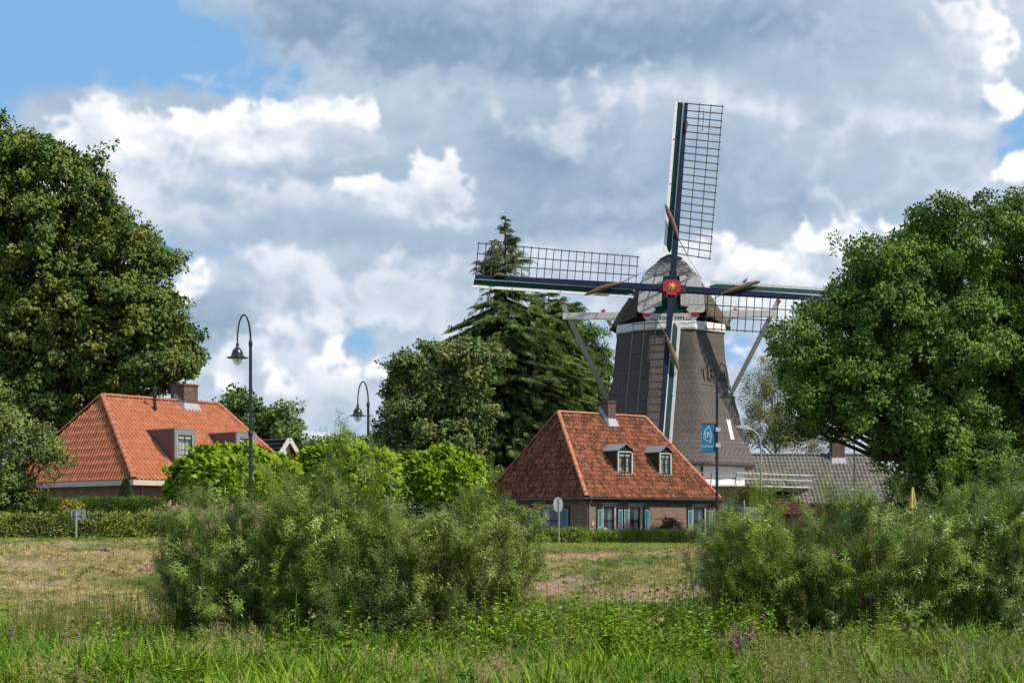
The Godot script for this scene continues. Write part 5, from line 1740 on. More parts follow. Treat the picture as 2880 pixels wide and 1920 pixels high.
	var cats := [[540, 1118, 136, 62, 59.0, "bright green clipped umbrella tree in front of the orange roof"], [788, 1106, 122, 62, 65.0, "bright umbrella tree in the middle of the three, beside the small lamp"], [1012, 1114, 102, 58, 72.0, "yellow green umbrella tree nearest the brick house"]]
	for c in cats:
		var foot := P(c[0], 1208, c[4])
		foot.y = ground_h(foot.x, c[4])
		var t := thing("umbrella_tree", c[5], "tree", foot, 0.0, "row of clipped umbrella trees")
		var ce := P(c[0], c[1], c[4])
		var rx: float = c[2] / 3500.0 * c[4]; var ry: float = c[3] / 3500.0 * c[4] * 1.25
		var spots := []
		for k in 900:
			var q := rdir()
			if q.y < -0.35: q.y = -q.y
			var bump := 1.0 + 0.30 * nz_g.get_noise_3dv(q * 1.6 + Vector3(c[0], 0, 0))
			if rf(0, 1) < 0.05: bump *= rf(1.02, 1.16)
			spots.append([ce + Vector3(q.x * rx, q.y * ry, q.z * rx) * bump * lerpf(0.78, 1.0, pow(rf(0, 1), 0.5)), (q + Vector3(0, 0.4, 0)).normalized(), 1.0])
		crown(t, spots, leafs.catalpa, cl, cat, Vector2(0.8, 1.2))
		limbs(t, [[ce + Vector3(-rx * 0.5, 0, 0), 0.5], [ce + Vector3(rx * 0.5, 0, 0), 0.5], [ce + Vector3(0, 0, -rx * 0.5), 0.5], [ce + Vector3(0, 0, rx * 0.5), 0.5]], foot, 0.11, ce.y - foot.y - ry * 0.6, bark)

func conifer(called, label, foot: Vector3, top: float, prof: Array, r: float, tints: Array, droop: float, bark):
	foot.y = 0.0
	var t := thing(called, label, "tree", foot)
	var H := top - foot.y
	var tr := MB.new()
	tr.tube([Vector3(0, -0.3, 0), Vector3(0, H * 0.5, 0), Vector3(0.1, H * 0.99, 0)], [r, r * 0.6, 0.03], 8)
	var xf := []
	var tc := PackedColorArray()
	var y := 0.06
	while y < 0.985:
		var i := 0
		while i < prof.size() - 2 and y > prof[i + 1][0]: i += 1
		var rad: float = lerpf(prof[i][1], prof[i + 1][1], (y - prof[i][0]) / (prof[i + 1][0] - prof[i][0]))
		var n := int(clampf(rad * 3.2, 4.0, 17.0))
		for k in n:
			var a := rf(0, TAU)
			var L := rad * rf(0.55, 1.12)
			var d := Vector3(cos(a), 0, sin(a))
			var s := Vector3(0, (y + rf(-0.012, 0.012)) * H, 0)
			var sag := L * rf(0.10, 0.30) * (1.0 if y < 0.8 else -0.8)
			var e := s + d * L - Vector3(0, sag, 0)
			tr.tube([s, s.lerp(e, 0.5) + Vector3(0, sag * 0.25, 0), e], [0.05, 0.03, 0.012], 4, false)
			var m := int(maxf(4.0, L * 6.5))
			for j in m:
				var u := lerpf(0.15, 1.0, (j + rf(0, 1)) / m)
				var p := s.lerp(e, u) + Vector3(0, sag * 0.25 * sin(PI * u), 0)
				for w in [-1.0, 0.0, 1.0]:
					var dir = (d + d.cross(Vector3.UP) * w * rf(0.5, 1.1) + Vector3(0, -0.12 * droop, 0)).normalized()
					var x := Vector3.UP.cross(dir).normalized().rotated(dir, rf(-0.5, 0.5))
					var kk := rf(0.7, 1.25) * (0.75 if w != 0.0 else 1.0) * clampf(L * 0.5, 0.6, 1.1)
					xf.append(Transform3D(Basis(x, dir.cross(x), dir).scaled(Vector3.ONE * kk), p))
					var q: Color = tints[rng.randi() % tints.size()]
					var g := rf(0.8, 1.25)
					tc.append(Color(q.r * g, q.g * g, q.b * g))
		y += lerpf(0.022, 0.018, y)
	# hanging side twigs that close the mass between the main boughs
	for k in int(H * prof[1][1] * 34.0):
		var yy := pow(rf(0, 1), 1.35) * 0.92
		var i := 0
		while i < prof.size() - 2 and yy > prof[i + 1][0]: i += 1
		var rad: float = lerpf(prof[i][1], prof[i + 1][1], (yy - prof[i][0]) / (prof[i + 1][0] - prof[i][0]))
		if yy > 0.62 and rf(0, 1) < 0.7: continue
		var a := rf(0, TAU)
		var d := Vector3(cos(a), 0, sin(a))
		var p := d * rad * sqrt(rf(0.05, 1.0)) * (0.86 + 0.35 * nz_g.get_noise_3dv(Vector3(d.x * 1.4, yy * 7.0, d.z * 1.4))) + Vector3(0, yy * H, 0)
		var dir := (d * rf(0.3, 1.0) + rdir() * 0.5 + Vector3(0, -0.55, 0)).normalized()
		var x := Vector3.UP.cross(dir).normalized().rotated(dir, rf(-0.6, 0.6))
		xf.append(Transform3D(Basis(x, dir.cross(x), dir).scaled(Vector3.ONE * rf(0.6, 1.15)), p))
		var q: Color = tints[rng.randi() % tints.size()]
		var g := rf(0.75, 1.2)
		tc.append(Color(q.r * g, q.g * g, q.b * g))
	part("trunk", tr, bark, t)
	multi("crown", leafs.spruce, mats.leaf, xf, tc, t).set_meta("kind", "stuff")
	return t

func bush(called, label, category, group, foot: Vector3, boughs: Array, mesh, lm, tints, tuft := 0.3, per := 9.0, twigs := 10, size := Vector2(0.75, 1.2)):
	var t := thing(called, label, category, foot, 0.0, group)
	crown(t, crown_spots(boughs, tuft, per, twigs, 0.5), mesh, lm, tints, size, "foliage")
	limbs(t, boughs, foot, 0.05, 0.15, mats.bark)
	return t

func hedge(called, label, x0: float, x1: float, d: float, y0: float, y1: float, thick: float, mesh, lm, tints, per_m: int, rough := 0.12):
	var o := Vector3((x0 + x1) / 2.0, y0, -d)
	var t := thing(called, label, "hedge", o)
	var xf := []
	var tc := PackedColorArray()
	var n := int((x1 - x0) * per_m)
	for i in n:
		var x := rf(x0, x1)
		var ht := (y1 - y0) * (1.0 + 0.10 * nz_g.get_noise_2d(x * 0.9, d) * rough * 8.0)
		# on the shell: front, top, back
		var s := rf(0, 1)
		var p := Vector3(x, 0, 0)
		var nrm := Vector3.UP
		if s < 0.55:
			p.y = y0 + ht * rf(0.0, 1.0); p.z = -d + thick / 2.0; nrm = Vector3(0, 0.2, 1)
		elif s < 0.85:
			p.y = y0 + ht; p.z = -d + rf(-0.5, 0.5) * thick; nrm = Vector3.UP
		else:
			p.y = y0 + ht * rf(0.0, 1.0); p.z = -d - thick / 2.0; nrm = Vector3(0, 0.2, -1)
		p += rdir() * rough + nrm * rough * nz_g.get_noise_3dv(p * 0.8)
		var y := (nrm + rdir() * 0.6).normalized()
		var xx := y.cross(rdir()).normalized()
		xf.append(Transform3D(Basis(xx, y, xx.cross(y)).scaled(Vector3.ONE * rf(0.7, 1.2)), p - o))
		var k := clampf(0.5 + nz_g.get_noise_2d(x * 0.35, d * 3.0) * 0.9, 0.0, 0.999)
		var q: Color = tints[int(k * tints.size())] if rf(0, 1) < 0.7 else tints[rng.randi() % tints.size()]
		var g := rf(0.8, 1.2)
		tc.append(Color(q.r * g, q.g * g, q.b * g))
	multi("foliage", mesh, lm, xf, tc, t).set_meta("kind", "stuff")
	var st := MB.new()
	var xx := x0 + 0.2
	while xx < x1:
		var z := rf(-0.15, 0.15) * thick
		st.tube([Vector3(xx - o.x, -0.2, z), Vector3(xx - o.x + rf(-0.1, 0.1), (y1 - y0) * 0.8, z)], [0.025, 0.012], 5, false)
		xx += 0.45
	part("stem", st, mats.bark, t).set_meta("kind", "stuff")

func hedges():
	var lm: StandardMaterial3D = mats.leaf
	hedge("yew_hedge", "tall dark clipped yew hedge along the orange house's wall", -23.4, -15.2, 66.3, 0.3, 1.88, 0.9, leafs.yew, lm, [Color(0.034, 0.066, 0.012), Color(0.048, 0.085, 0.012), Color(0.075, 0.110, 0.014)], 520, 0.12)
	hedge("mixed_hedge", "lower leafy hedge with yellowish patches behind the small sign", -22.6, -13.0, 62.5, 0.3, 1.08, 0.9, leafs.hedge, lm, [Color(0.055, 0.075, 0.022), Color(0.075, 0.095, 0.024), Color(0.135, 0.150, 0.030), Color(0.06, 0.08, 0.026)], 360, 0.24)
	hedge("low_hedge", "low clipped laurel hedge in front of the brick house", 4.15, 9.6, 79.6, -0.05, 0.40, 0.7, leafs.hedge, lm, [Color(0.080, 0.120, 0.022), Color(0.105, 0.145, 0.026), Color(0.06, 0.09, 0.022), Color(0.13, 0.10, 0.035)], 330, 0.15)
	hedge("low_hedge", "short piece of low hedge left of the brick house's corner", 0.9, 3.85, 79.3, -0.05, 0.52, 0.7, leafs.hedge, lm, [Color(0.085, 0.125, 0.022), Color(0.105, 0.145, 0.026), Color(0.06, 0.09, 0.022)], 340, 0.16)
	# shrubs round the houses
	bush("laurel_shrub", "rounded green shrub left of the brick house's side window", "shrub", "", Vector3(-0.3, 0.0, -78.2), [[Vector3(-0.9, 1.0, -78.2), 0.85], [Vector3(0.0, 1.25, -78.4), 0.95], [Vector3(0.75, 0.95, -78.1), 0.75], [Vector3(0.9, 0.5, -77.9), 0.6], [Vector3(-1.3, 0.55, -78.0), 0.7]], leafs.hedge, lm, [Color(0.075, 0.115, 0.026), Color(0.09, 0.13, 0.03), Color(0.06, 0.095, 0.025)])
	bush("yellow_shrub", "young yellow green shrub between the two hedges behind the small sign", "shrub", "", P(166, 1230, 64.4) * Vector3(1, 0, 1) + Vector3(0, 0.3, 0), [[P(166, 1185, 64.4), 0.38], [P(172, 1165, 64.4), 0.30], [P(158, 1168, 64.4), 0.26]], leafs.hedge, lm, [Color(0.16, 0.15, 0.03), Color(0.12, 0.13, 0.03), Color(0.17, 0.11, 0.04)], 0.2, 14.0, 6)
	bush("reddish_shrub", "shrub with reddish young tips at the right end of the left hedges", "shrub", "", P(350, 1230, 64.2) * Vector3(1, 0, 1) + Vector3(0, 0.3, 0), [[P(325, 1190, 64.2), 0.5], [P(352, 1185, 64.2), 0.55], [P(375, 1195, 64.2), 0.45]], leafs.hedge, lm, [Color(0.14, 0.095, 0.045), Color(0.08, 0.11, 0.03), Color(0.10, 0.12, 0.03)], 0.22, 12.0, 7)
	bush("dark_shrub", "small dark rounded shrub against the brick house's front wall", "shrub", "", Vector3(8.75, 0.0, -85.4), [[Vector3(8.6, 0.65, -85.4), 0.7], [Vector3(9.0, 0.75, -85.6), 0.62], [Vector3(8.3, 0.4, -85.2), 0.5]], leafs.hedge, lm, [Color(0.022, 0.038, 0.016), Color(0.03, 0.048, 0.018), Color(0.04, 0.03, 0.02)], 0.2)
	bush("golden_shrub", "bushy yellow green conifer shrub at the brick house's right end", "shrub", "", Vector3(13.6, 0.0, -90.5), [[Vector3(13.0, 1.0, -90.3), 1.0], [Vector3(14.0, 1.5, -90.6), 1.05], [Vector3(13.3, 2.2, -90.5), 0.85], [Vector3(14.9, 1.0, -90.4), 0.9], [Vector3(14.2, 2.55, -90.7), 0.6]], leafs.yew, lm, [Color(0.080, 0.090, 0.020), Color(0.055, 0.075, 0.018), Color(0.10, 0.075, 0.022)], 0.35, 8.0, 16, Vector2(1.2, 2.0))
	bush("climbing_shrub", "light green leafy shrub below the brown maple beside the brick roof", "shrub", "", P(1115, 1212, 96.0) * Vector3(1, 0, 1), [[P(1100, 1070, 96.0), 0.9], [P(1135, 1080, 95.0), 0.8], [P(1080, 1100, 95.0), 0.9], [P(1120, 1130, 95.0), 1.2], [P(1060, 1140, 95.0), 1.2]], leafs.small, lm, [Color(0.085, 0.115, 0.03), Color(0.07, 0.10, 0.028)], 0.5, 5.0, 12)
	bush("garden_shrub", "loose pale green shrub between the umbrella trees and the brown maple", "shrub", "", P(880, 1212, 90.0) * Vector3(1, 0, 1), [[P(880, 1065, 90.0), 0.8], [P(905, 1050, 90.0), 0.6], [P(860, 1090, 90.0), 1.0], [P(910, 1100, 90.0), 1.1], [P(845, 1050, 90.0), 0.4]], leafs.small, lm, [Color(0.09, 0.115, 0.035), Color(0.075, 0.10, 0.03)], 0.45, 5.0, 10)
	var dk := [Color(0.028, 0.048, 0.018), Color(0.036, 0.058, 0.02)]
	for k in [0, 2, 3, 4]:
		var x := [25.5, 21.5, 24.0, 27.5, 31.0][k] as float
		var l: String = ["low dark undergrowth bush between the two oaks' trunks", "dark bush under the oak's left boughs above the willows", "dark bush under the middle of the oak", "dark bush under the oak beside the right edge tree", "dark bush at the far right edge under the trees"][k]
		bush("dark_bush", l, "bush", "dark bushes under the oaks", Vector3(x, 0, -92.0 - k), [[Vector3(x - 1.0, 1.4, -92.0 - k), 1.4], [Vector3(x + 1.0, 1.7, -92.4 - k), 1.5], [Vector3(x, 2.9, -92.2 - k), 1.2], [Vector3(x + 1.6, 3.4, -92.6 - k), 1.0]] if k > 0 else [[Vector3(x + 1.0, 0.9, -92.0), 1.0], [Vector3(x + 2.0, 1.0, -92.4), 1.1]], leafs.oak, lm, dk, 0.55, 3.5, 12)
	# clipped cypress at the corner of the orange house
	var cy := thing("small_cypress", "small dark clipped cypress at the orange house's corner", "shrub", Vector3(-17.25, 0.3, -68.0))
	var xf := []
	var tc := PackedColorArray()
	for k in 900:
		var t := pow(rf(0, 1), 0.85)
		var a := rf(0, TAU)
		var r := 0.40 * (1.0 - pow(t, 2.6)) * rf(0.85, 1.03) + 0.02
		var p := Vector3(cos(a) * r, t * 2.62, sin(a) * r)
		var y := (Vector3(cos(a) * 0.8, 1.0, sin(a) * 0.8) + rdir() * 0.3).normalized()
		var x := y.cross(rdir()).normalized()
		xf.append(Transform3D(Basis(x, y, x.cross(y)).scaled(Vector3.ONE * rf(0.4, 0.7)), p))
		tc.append(Color(0.020, 0.042, 0.018) * rf(0.8, 1.3))
	multi("foliage", leafs.yew, lm, xf, tc, cy).set_meta("kind", "stuff")
	var tr := MB.new()
	tr.tube([Vector3(0, -0.1, 0), Vector3(0, 2.2, 0)], [0.06, 0.02], 6)
	part("trunk", tr, mats.bark, cy)
	# distant wood that closes the horizon
	var wx := []
	var wt := PackedColorArray()
	for i in 5200:
		var x := rf(-125, 125)
		var d := 265.0 + rf(-6, 6)
		var hh := 10.0 + 3.0 * nz_p.get_noise_2d(x * 0.5, 3.0)
		wx.append(Transform3D(Basis(Vector3.UP, rf(0, TAU)).scaled(Vector3.ONE * rf(1.2, 2.2)), Vector3(x, rf(0.0, 1.0) * hh, -d)))
		wt.append(Color(0.05, 0.078, 0.035) * rf(0.8, 1.2))
	tag(multi("distant_wood", leafs.far, lm, wx, wt, self), "low wood far away along the horizon", "wood", "", "stuff")

# willow shrubs in the foreground: many whippy stems from one stool, dressed with sprigs
func willow(label: String, foot: Vector3, rx: float, rz: float, top: float, n: int, sprigs: int, tints: Array, lean := 0.0, low := 0.12):
	var t := thing("willow_bush", label, "bush", foot, 0.0, "willow bushes on the foreshore")
	var st := MB.new()
	var xf := []
	var tc := PackedColorArray()
	for i in n:
		var a := rf(0, TAU)
		var rr := sqrt(rf(0, 1))
		var short := rf(0, 1) < 0.28                      # low side shoots that fill the skirt
		var out := Vector3(cos(a) * rx * rr, 0, sin(a) * rz * rr)
		if short: out = Vector3(cos(a) * rx, 0, sin(a) * rz) * rf(0.75, 1.05)
		var H := (top - foot.y) * rf(0.72, 1.0) * (1.0 - 0.30 * rr * rr)
		var leader := not short and rf(0, 1) < 0.16
		if leader: H *= 1.13
		if short: H = (top - foot.y) * rf(0.22, 0.6)
		var s := out * (0.62 if not short else 0.8) + Vector3(rf(-0.2, 0.2), 0, rf(-0.2, 0.2))
		var e := out * rf(0.9, 1.14) + Vector3(lean * H * 0.12, H, 0)
		var mid := s.lerp(e, 0.5) + Vector3(-out.x * 0.06, H * 0.05, -out.z * 0.06)
		st.tube([s - Vector3(0, 0.2, 0), s.lerp(mid, 0.6), mid, mid.lerp(e, 0.55) + out * 0.03, e], [0.024, 0.018, 0.013, 0.008, 0.003], 4, false)
		var m := int(sprigs * rf(0.7, 1.2) * (0.6 if short else 1.0))
		var tuft := int(m / 4.0)
		var j := 0
		while j < m:
			# sprigs sit in tufts where the shoot has branched
			var u := lerpf(low, 1.0, pow(rf(0, 1), 0.8))
			var hub := s.lerp(mid, u * 2.0) if u < 0.5 else mid.lerp(e, u * 2.0 - 1.0)
			hub += Vector3(rf(-1, 1), rf(-0.5, 0.5), rf(-1, 1)) * 0.30 * (1.15 - u)
			var q: Color = tints[rng.randi() % tints.size()]
			var g := rf(0.80, 1.25)
			var lead := Vector3(rf(-1, 1), rf(-0.1, 0.7), rf(-1, 1)).normalized()
			for w in 4:
				var dir := ((e - s).normalized() * lerpf(0.35, 0.9, u) + lead * 0.65 + rdir() * 0.32 + out.normalized() * 0.25 * (1.0 - u)).normalized()
				var x := dir.cross(Vector3(rf(-1, 1), rf(0.3, 1), rf(-1, 1))).normalized()
				var z := x.cross(dir)
				if z.y < 0.0:
					x = -x; z = -z
				xf.append(Transform3D(Basis(x, dir, z).scaled(Vector3.ONE * rf(0.6, 1.15)), hub + rdir() * 0.10))
				tc.append(Color(q.r * g, q.g * g, q.b * g))
			j += 4
		if leader:
			for w in 7:
				var dir := (Vector3(0, 1, 0) + rdir() * 0.35).normalized()
				var x := dir.cross(rdir()).normalized()
				xf.append(Transform3D(Basis(x, dir, x.cross(dir)).scaled(Vector3.ONE * rf(0.5, 0.8)), e - Vector3(0, 0.12 * w, 0)))
				tc.append(tints[rng.randi() % tints.size()] * rf(1.0, 1.2))
	part("stem", st, mats.willow_bark, t).set_meta("kind", "stuff")
	multi("foliage", leafs.willow, mats.willow_leaf, xf, tc, t).set_meta("kind", "stuff")

func willows():
	mats.willow_bark = mat(lin(0.10, 0.075, 0.035), 0.85)
	mats.willow_leaf = leaf_mat(Color(1.0, 1.0, 0.78), 0.55, 0.34, 0.42)
	leafs.willow = willow_sprig(0.62, 28, 0.170)
	var wc := [Color(0.085, 0.135, 0.040), Color(0.105, 0.155, 0.046), Color(0.070, 0.112, 0.042), Color(0.110, 0.150, 0.066)]
	var wg := [Color(0.105, 0.150, 0.046), Color(0.120, 0.165, 0.050), Color(0.085, 0.125, 0.042)]
	var y := -2.3
	willow("dense grey green willow bush at the left beside the dry bank", Vector3(-6.7, y, -36.8), 1.9, 1.6, P(0, 1105, 36.8).y, 95, 36, wc, -0.1)
	willow("willow bush with the fullest crown, in front of the small lamp", Vector3(-4.3, y, -36.2), 1.9, 1.7, P(0, 1035, 36.2).y, 105, 36, wg)
	willow("olive willow bush leaning right towards the brick house", Vector3(-1.45, y, -35.4), 1.95, 1.5, P(0, 1125, 35.4).y, 95, 36, [Color(0.105, 0.140, 0.044), Color(0.120, 0.150, 0.052), Color(0.085, 0.115, 0.040)], 0.55)
	willow("small willow filling the foot between the two left bushes", Vector3(-3.1, y, -34.4), 1.5, 0.9, P(0, 1260, 34.4).y, 45, 20, [Color(0.05, 0.082, 0.036), Color(0.06, 0.095, 0.04)])
	willow("willow bush under the blue banner right of the bare bank", Vector3(6.2, y, -36.5), 1.75, 1.5, P(0, 1120, 36.5).y, 80, 33, [Color(0.105, 0.150, 0.040), Color(0.120, 0.165, 0.044), Color(0.09, 0.125, 0.04)], -0.3)
	willow("willow bush in front of the grey tiled roof", Vector3(8.6, y, -35.6), 1.9, 1.5, P(0, 1108, 35.6).y, 88, 34, wc)
	willow("silvery willow bush below the dark oak", Vector3(11.2, y, -36.2), 2.0, 1.6, P(0, 1062, 36.2).y, 98, 35, wc, 0.2)
	willow("open-stemmed willow bush at the right edge of the bank", Vector3(13.6, y, -37.4), 1.9, 1.6, P(0, 1030, 37.4).y, 85, 32, wg, 0.0, 0.30)
	# thin sapling standing clear on the bare slope
	var t := thing("willow_sapling", "thin single willow sapling against the bare earth", "sapling", Vector3(4.75, ground_h(4.75, 37.5), -37.5))
	var st := MB.new()
	var a := Vector3(0, -0.2, 0); var b := Vector3(-0.28, 1.4, 0); var c := Vector3(-0.45, 3.0, 0)
	st.tube([a, b, c], [0.016, 0.011, 0.004], 5)
	part("stem", st, mats.willow_bark, t)
	var xf := []
	var tc := PackedColorArray()
	for k in 34:
		var u := lerpf(0.25, 1.0, k / 33.0)
		var p := a.lerp(b, u * 2.0) if u < 0.5 else b.lerp(c, u * 2.0 - 1.0)
		var dir := (Vector3(rf(-1, 1), rf(0.2, 1.0), rf(-1, 1))).normalized()
		var x := dir.cross(rdir()).normalized()
		xf.append(Transform3D(Basis(x, dir, x.cross(dir)).scaled(Vector3.ONE * rf(0.5, 0.9)), p))
		tc.append(Color(0.085, 0.11, 0.035))
	multi("foliage", leafs.willow, mats.willow_leaf, xf, tc, t).set_meta("kind", "stuff")

func scatter(called: String, label: String, category: String, mesh: Mesh, lm, n: int, place: Callable):
	var xf := []
	var tc := PackedColorArray()
	for i in n:
		var q = place.call()
		if q == null: continue
		var b := Basis(Vector3.UP, rf(0, TAU)) * Basis(Vector3(1, 0, 0), rf(-0.12, 0.12))
		xf.append(Transform3D(b.scaled(Vector3.ONE * q[2]), Vector3(q[0], ground_h(q[0], q[1]) - 0.02, -q[1])))
		tc.append(q[3])
	tag(multi(called, mesh, lm, xf, tc, self), label, category, "", "stuff")

func jit(c: Color, k := 0.2) -> Color:
	var g := rf(1.0 - k, 1.0 + k)
	return Color(c.r * g * rf(0.93, 1.07), c.g * g, c.b * g)

func field_x(d: float) -> float:
	return rf(-1, 1) * (d * 0.342 + 0.8)

func grasses():
	var gm := leaf_mat(Color(1.0, 1.0, 0.8), 0.32, 0.5, 0.2)
	var dry := leaf_mat(Color.WHITE, 0.3, 0.8, 0.2)
	# turf of the bank
	scatter("bank_grass", "short half dry mown grass on the dike bank", "grass", grass_clump(16, 0.13, 0.013, 0.13, 0.9), dry, 30000, func():
		var d := rf(39.5, 58.0)
		var x := field_x(d)
		var b := bareness(x, d)
		if rf(0, 1) < b * 0.93: return null
		var y := dryness(x, d)
		var c := Color(0.085, 0.125, 0.026).lerp(Color(0.27, 0.21, 0.105), clampf(y + rf(-0.2, 0.2), 0, 1))
		return [x, d, rf(0.4, 1.2) * (1.0 - 0.3 * b) * (1.0 + 0.5 * nz_g.get_noise_2d(x, d * 1.5)), jit(c, 0.3)])
	scatter("plateau_grass", "mown green verge along the top of the dike", "grass", grass_clump(12, 0.09, 0.014, 0.16, 0.6), gm, 9000, func():
		var d := rf(55.0, 82.0)
		return [field_x(d), d, rf(0.6, 1.1), jit(Color(0.135, 0.165, 0.034))])
	# foreshore: long grass, reeds, weeds
	var long := grass_clump(13, 0.90, 0.023, 0.16, 0.85)
	var wet := grass_clump(11, 1.05, 0.026, 0.14, 0.50)
	var edge := func(x: float) -> float: return 38.6 + nz_p.get_noise_2d(x * 2.0, 60.0) * 2.2
	scatter("long_grass", "long bright green grass in the foreground", "grass", long, gm, 11000, func():
		var d := sqrt(rf(20.0 * 20.0, 39.5 * 39.5))
		var x := field_x(d)
		if d > edge.call(x): return null
		if d > 30.5 and x > -2.0 and x < 9.0 and rf(0, 1) < 0.5: return null
		var n := nz_p.get_noise_2d(x * 1.2, d * 1.2 + 30.0)
		var c := Color(0.070, 0.122, 0.012).lerp(Color(0.116, 0.150, 0.026), clampf(0.5 + n * 1.2, 0, 1))
		return [x, d, rf(0.4, 1.15) * (1.0 - 0.35 * clampf(n * 2.5, -1, 1)), jit(c, 0.3)])
	scatter("reed_grass", "broad bladed wet grass in dark green stands", "grass", wet, gm, 5200, func():
		var d := sqrt(rf(20.0 * 20.0, 37.0 * 37.0))
		var x := field_x(d)
		if nz_p.get_noise_2d(x * 1.5 + 200.0, d * 1.5) < 0.02: return null
		return [x, d, rf(0.6, 1.05), jit(Color(0.042, 0.098, 0.018), 0.3)])
	scatter("seeding_grass", "pale tan seed heads of tall grass", "grass", seed_grass(7, 1.0), dry, 1500, func():
		var d := sqrt(rf(20.0 * 20.0, 37.0 * 37.0))
		var x := field_x(d)
		var n := nz_p.get_noise_2d(x * 1.1 - 70.0, d * 1.3)
		if n < 0.05 - 0.16 * sst(4.0, 10.0, x): return null
		return [x, d, rf(0.6, 0.95), jit(Color(0.19, 0.165, 0.09))])
	scatter("reed_heads", "tan feathery grass heads in the lower right corner", "grass", seed_grass(9, 1.15), dry, 240, func():
		var d := rf(21.5, 31.0)
		var x := rf(d * 0.17, d * 0.345)
		if nz_p.get_noise_2d(x * 2.0 - 20.0, d * 2.0) < -0.05: return null
		return [x, d, rf(0.65, 1.0), jit(Color(0.12, 0.125, 0.055))])
	var weed := herb(17, 1.05, 0.15, 5)
	scatter("bright_weeds", "bright leafy weeds at the foot of the bank", "weeds", weed, gm, 3600, func():
		var d := rf(29.0, 41.0)
		var x := field_x(d)
		var k := sst(-1.5, 0.5, x) * sst(9.0, 5.0, x)
		var n := nz_p.get_noise_2d(x * 1.6 + 11.0, d * 2.0)
		if rf(0, 1) > 0.10 + 0.90 * k or n < -0.12 - 0.2 * k: return null
		return [x, d, rf(0.35, 1.35) * (1.0 + 1.1 * n), jit(Color(0.080, 0.130, 0.018).lerp(Color(0.050, 0.085, 0.018), clampf(0.5 - n * 1.6, 0, 1)), 0.3)])
	scatter("low_herbs", "low small leaved herbs filling the gaps in the foreground grass", "weeds", herb(15, 0.55, 0.10, 5), gm, 6500, func():
		var d := sqrt(rf(20.5 * 20.5, 38.0 * 38.0))
		var x := field_x(d)
		var n := nz_p.get_noise_2d(x * 1.7 + 60.0, d * 1.7)
		if n < -0.08: return null
		return [x, d, rf(0.5, 1.3) * (1.0 + 0.8 * n), jit(Color(0.070, 0.112, 0.018), 0.35)])
	scatter("broad_docks", "broad leaved dark docks standing out of the foreground grass", "weeds", herb(9, 0.8, 0.34, 3), gm, 420, func():
		var d := rf(23.0, 36.0)
		var x := field_x(d)
		if nz_p.get_noise_2d(x * 1.4 - 40.0, d * 1.6) < 0.04: return null
		return [x, d, rf(0.6, 1.2), jit(Color(0.055, 0.105, 0.020), 0.3)])
	var clod := MB.new()
	for k in 5:
		var c := Vector3(rf(-0.12, 0.12), 0.0, rf(-0.06, 0.06))
		var r := rf(0.03, 0.07)
		clod.lathe([Vector2(r * 1.3, -0.03), Vector2(r, r * 0.5), Vector2(r * 0.4, r * 0.95), Vector2(0.0, r)], 6, c)
	var earth := mat(Color.WHITE, 0.95, grain(3, 0.03, 0.62, 1.0, 5, 512), 0.9)
	earth.vertex_color_use_as_albedo = true
	scatter("earth_clods", "crumbly earth clods along the slipped edges of the bank", "earth", clod.done(), earth, 5200, func():
		var d := rf(41.0, 55.0)
		var x := rf(-14.0, 12.0)
		var b := bareness(x, d)
		if b < 0.15 or bareness(x, d + 0.35) > b - 0.12: return null
		return [x, d, rf(0.4, 1.5), jit(Color(0.17, 0.12, 0.08))])
	scatter("nettles", "dark leafy nettles round the feet of the willows", "weeds", herb(14, 0.95, 0.15, 4), gm, 5200, func():
		var d := rf(29.8, 36.5)
		var x := field_x(d)
		var k := sst(-9.8, -8.0, x) * sst(1.0, -0.5, x) + sst(4.5, 5.8, x)
		if rf(0, 1) > k or d < 31.3 + 3.0 * nz_p.get_noise_2d(x * 1.8, 5.0): return null
		return [x, d, rf(0.5, 1.15), jit(Color(0.038, 0.068, 0.018), 0.3)])
	scatter("bank_weeds", "scattered tall stemmed weeds with small leaves at the left foot of the bank", "weeds", herb(16, 1.5, 0.09, 2), gm, 520, func():
		var d := rf(34.5, 38.5)
		var x := rf(-11.8, -7.8) if rf(0, 1) < 0.8 else rf(3.0, 6.0)
		return [x, d, rf(0.6, 1.15), jit(Color(0.07, 0.085, 0.028))])
	scatter("pink_flowers", "tiny scattered pink willowherb blossoms among the weeds", "flowers", flower_heads(), leaf_mat(Color.WHITE, 0.4), 55, func():
		var d := rf(30.0, 38.0)
		var x := field_x(d)
		return [x, d, rf(0.85, 1.2), jit(Color(0.26, 0.11, 0.19))])
	# purple loosestrife
	var stem_m := mat(lin(0.06, 0.085, 0.03), 0.8)
	var pur := leaf_mat(Color.WHITE, 0.4)
	var spots := [[1722, 1428, 31.5, 5, "tallest purple loosestrife clump below the right willows"], [1706, 1465, 30.8, 4, "smaller purple loosestrife just left of and below the tall clump"], [20, 1440, 33.5, 3, "purple loosestrife at the far left of the long grass"], [178, 1452, 33.2, 2, "lone pale purple loosestrife right of the leftmost one"], [2068, 1440, 32.0, 3, "faint purple loosestrife in the shade of the right willows"], [1285, 1478, 31.0, 2, "thin purple loosestrife in the bright weeds at the middle"]]
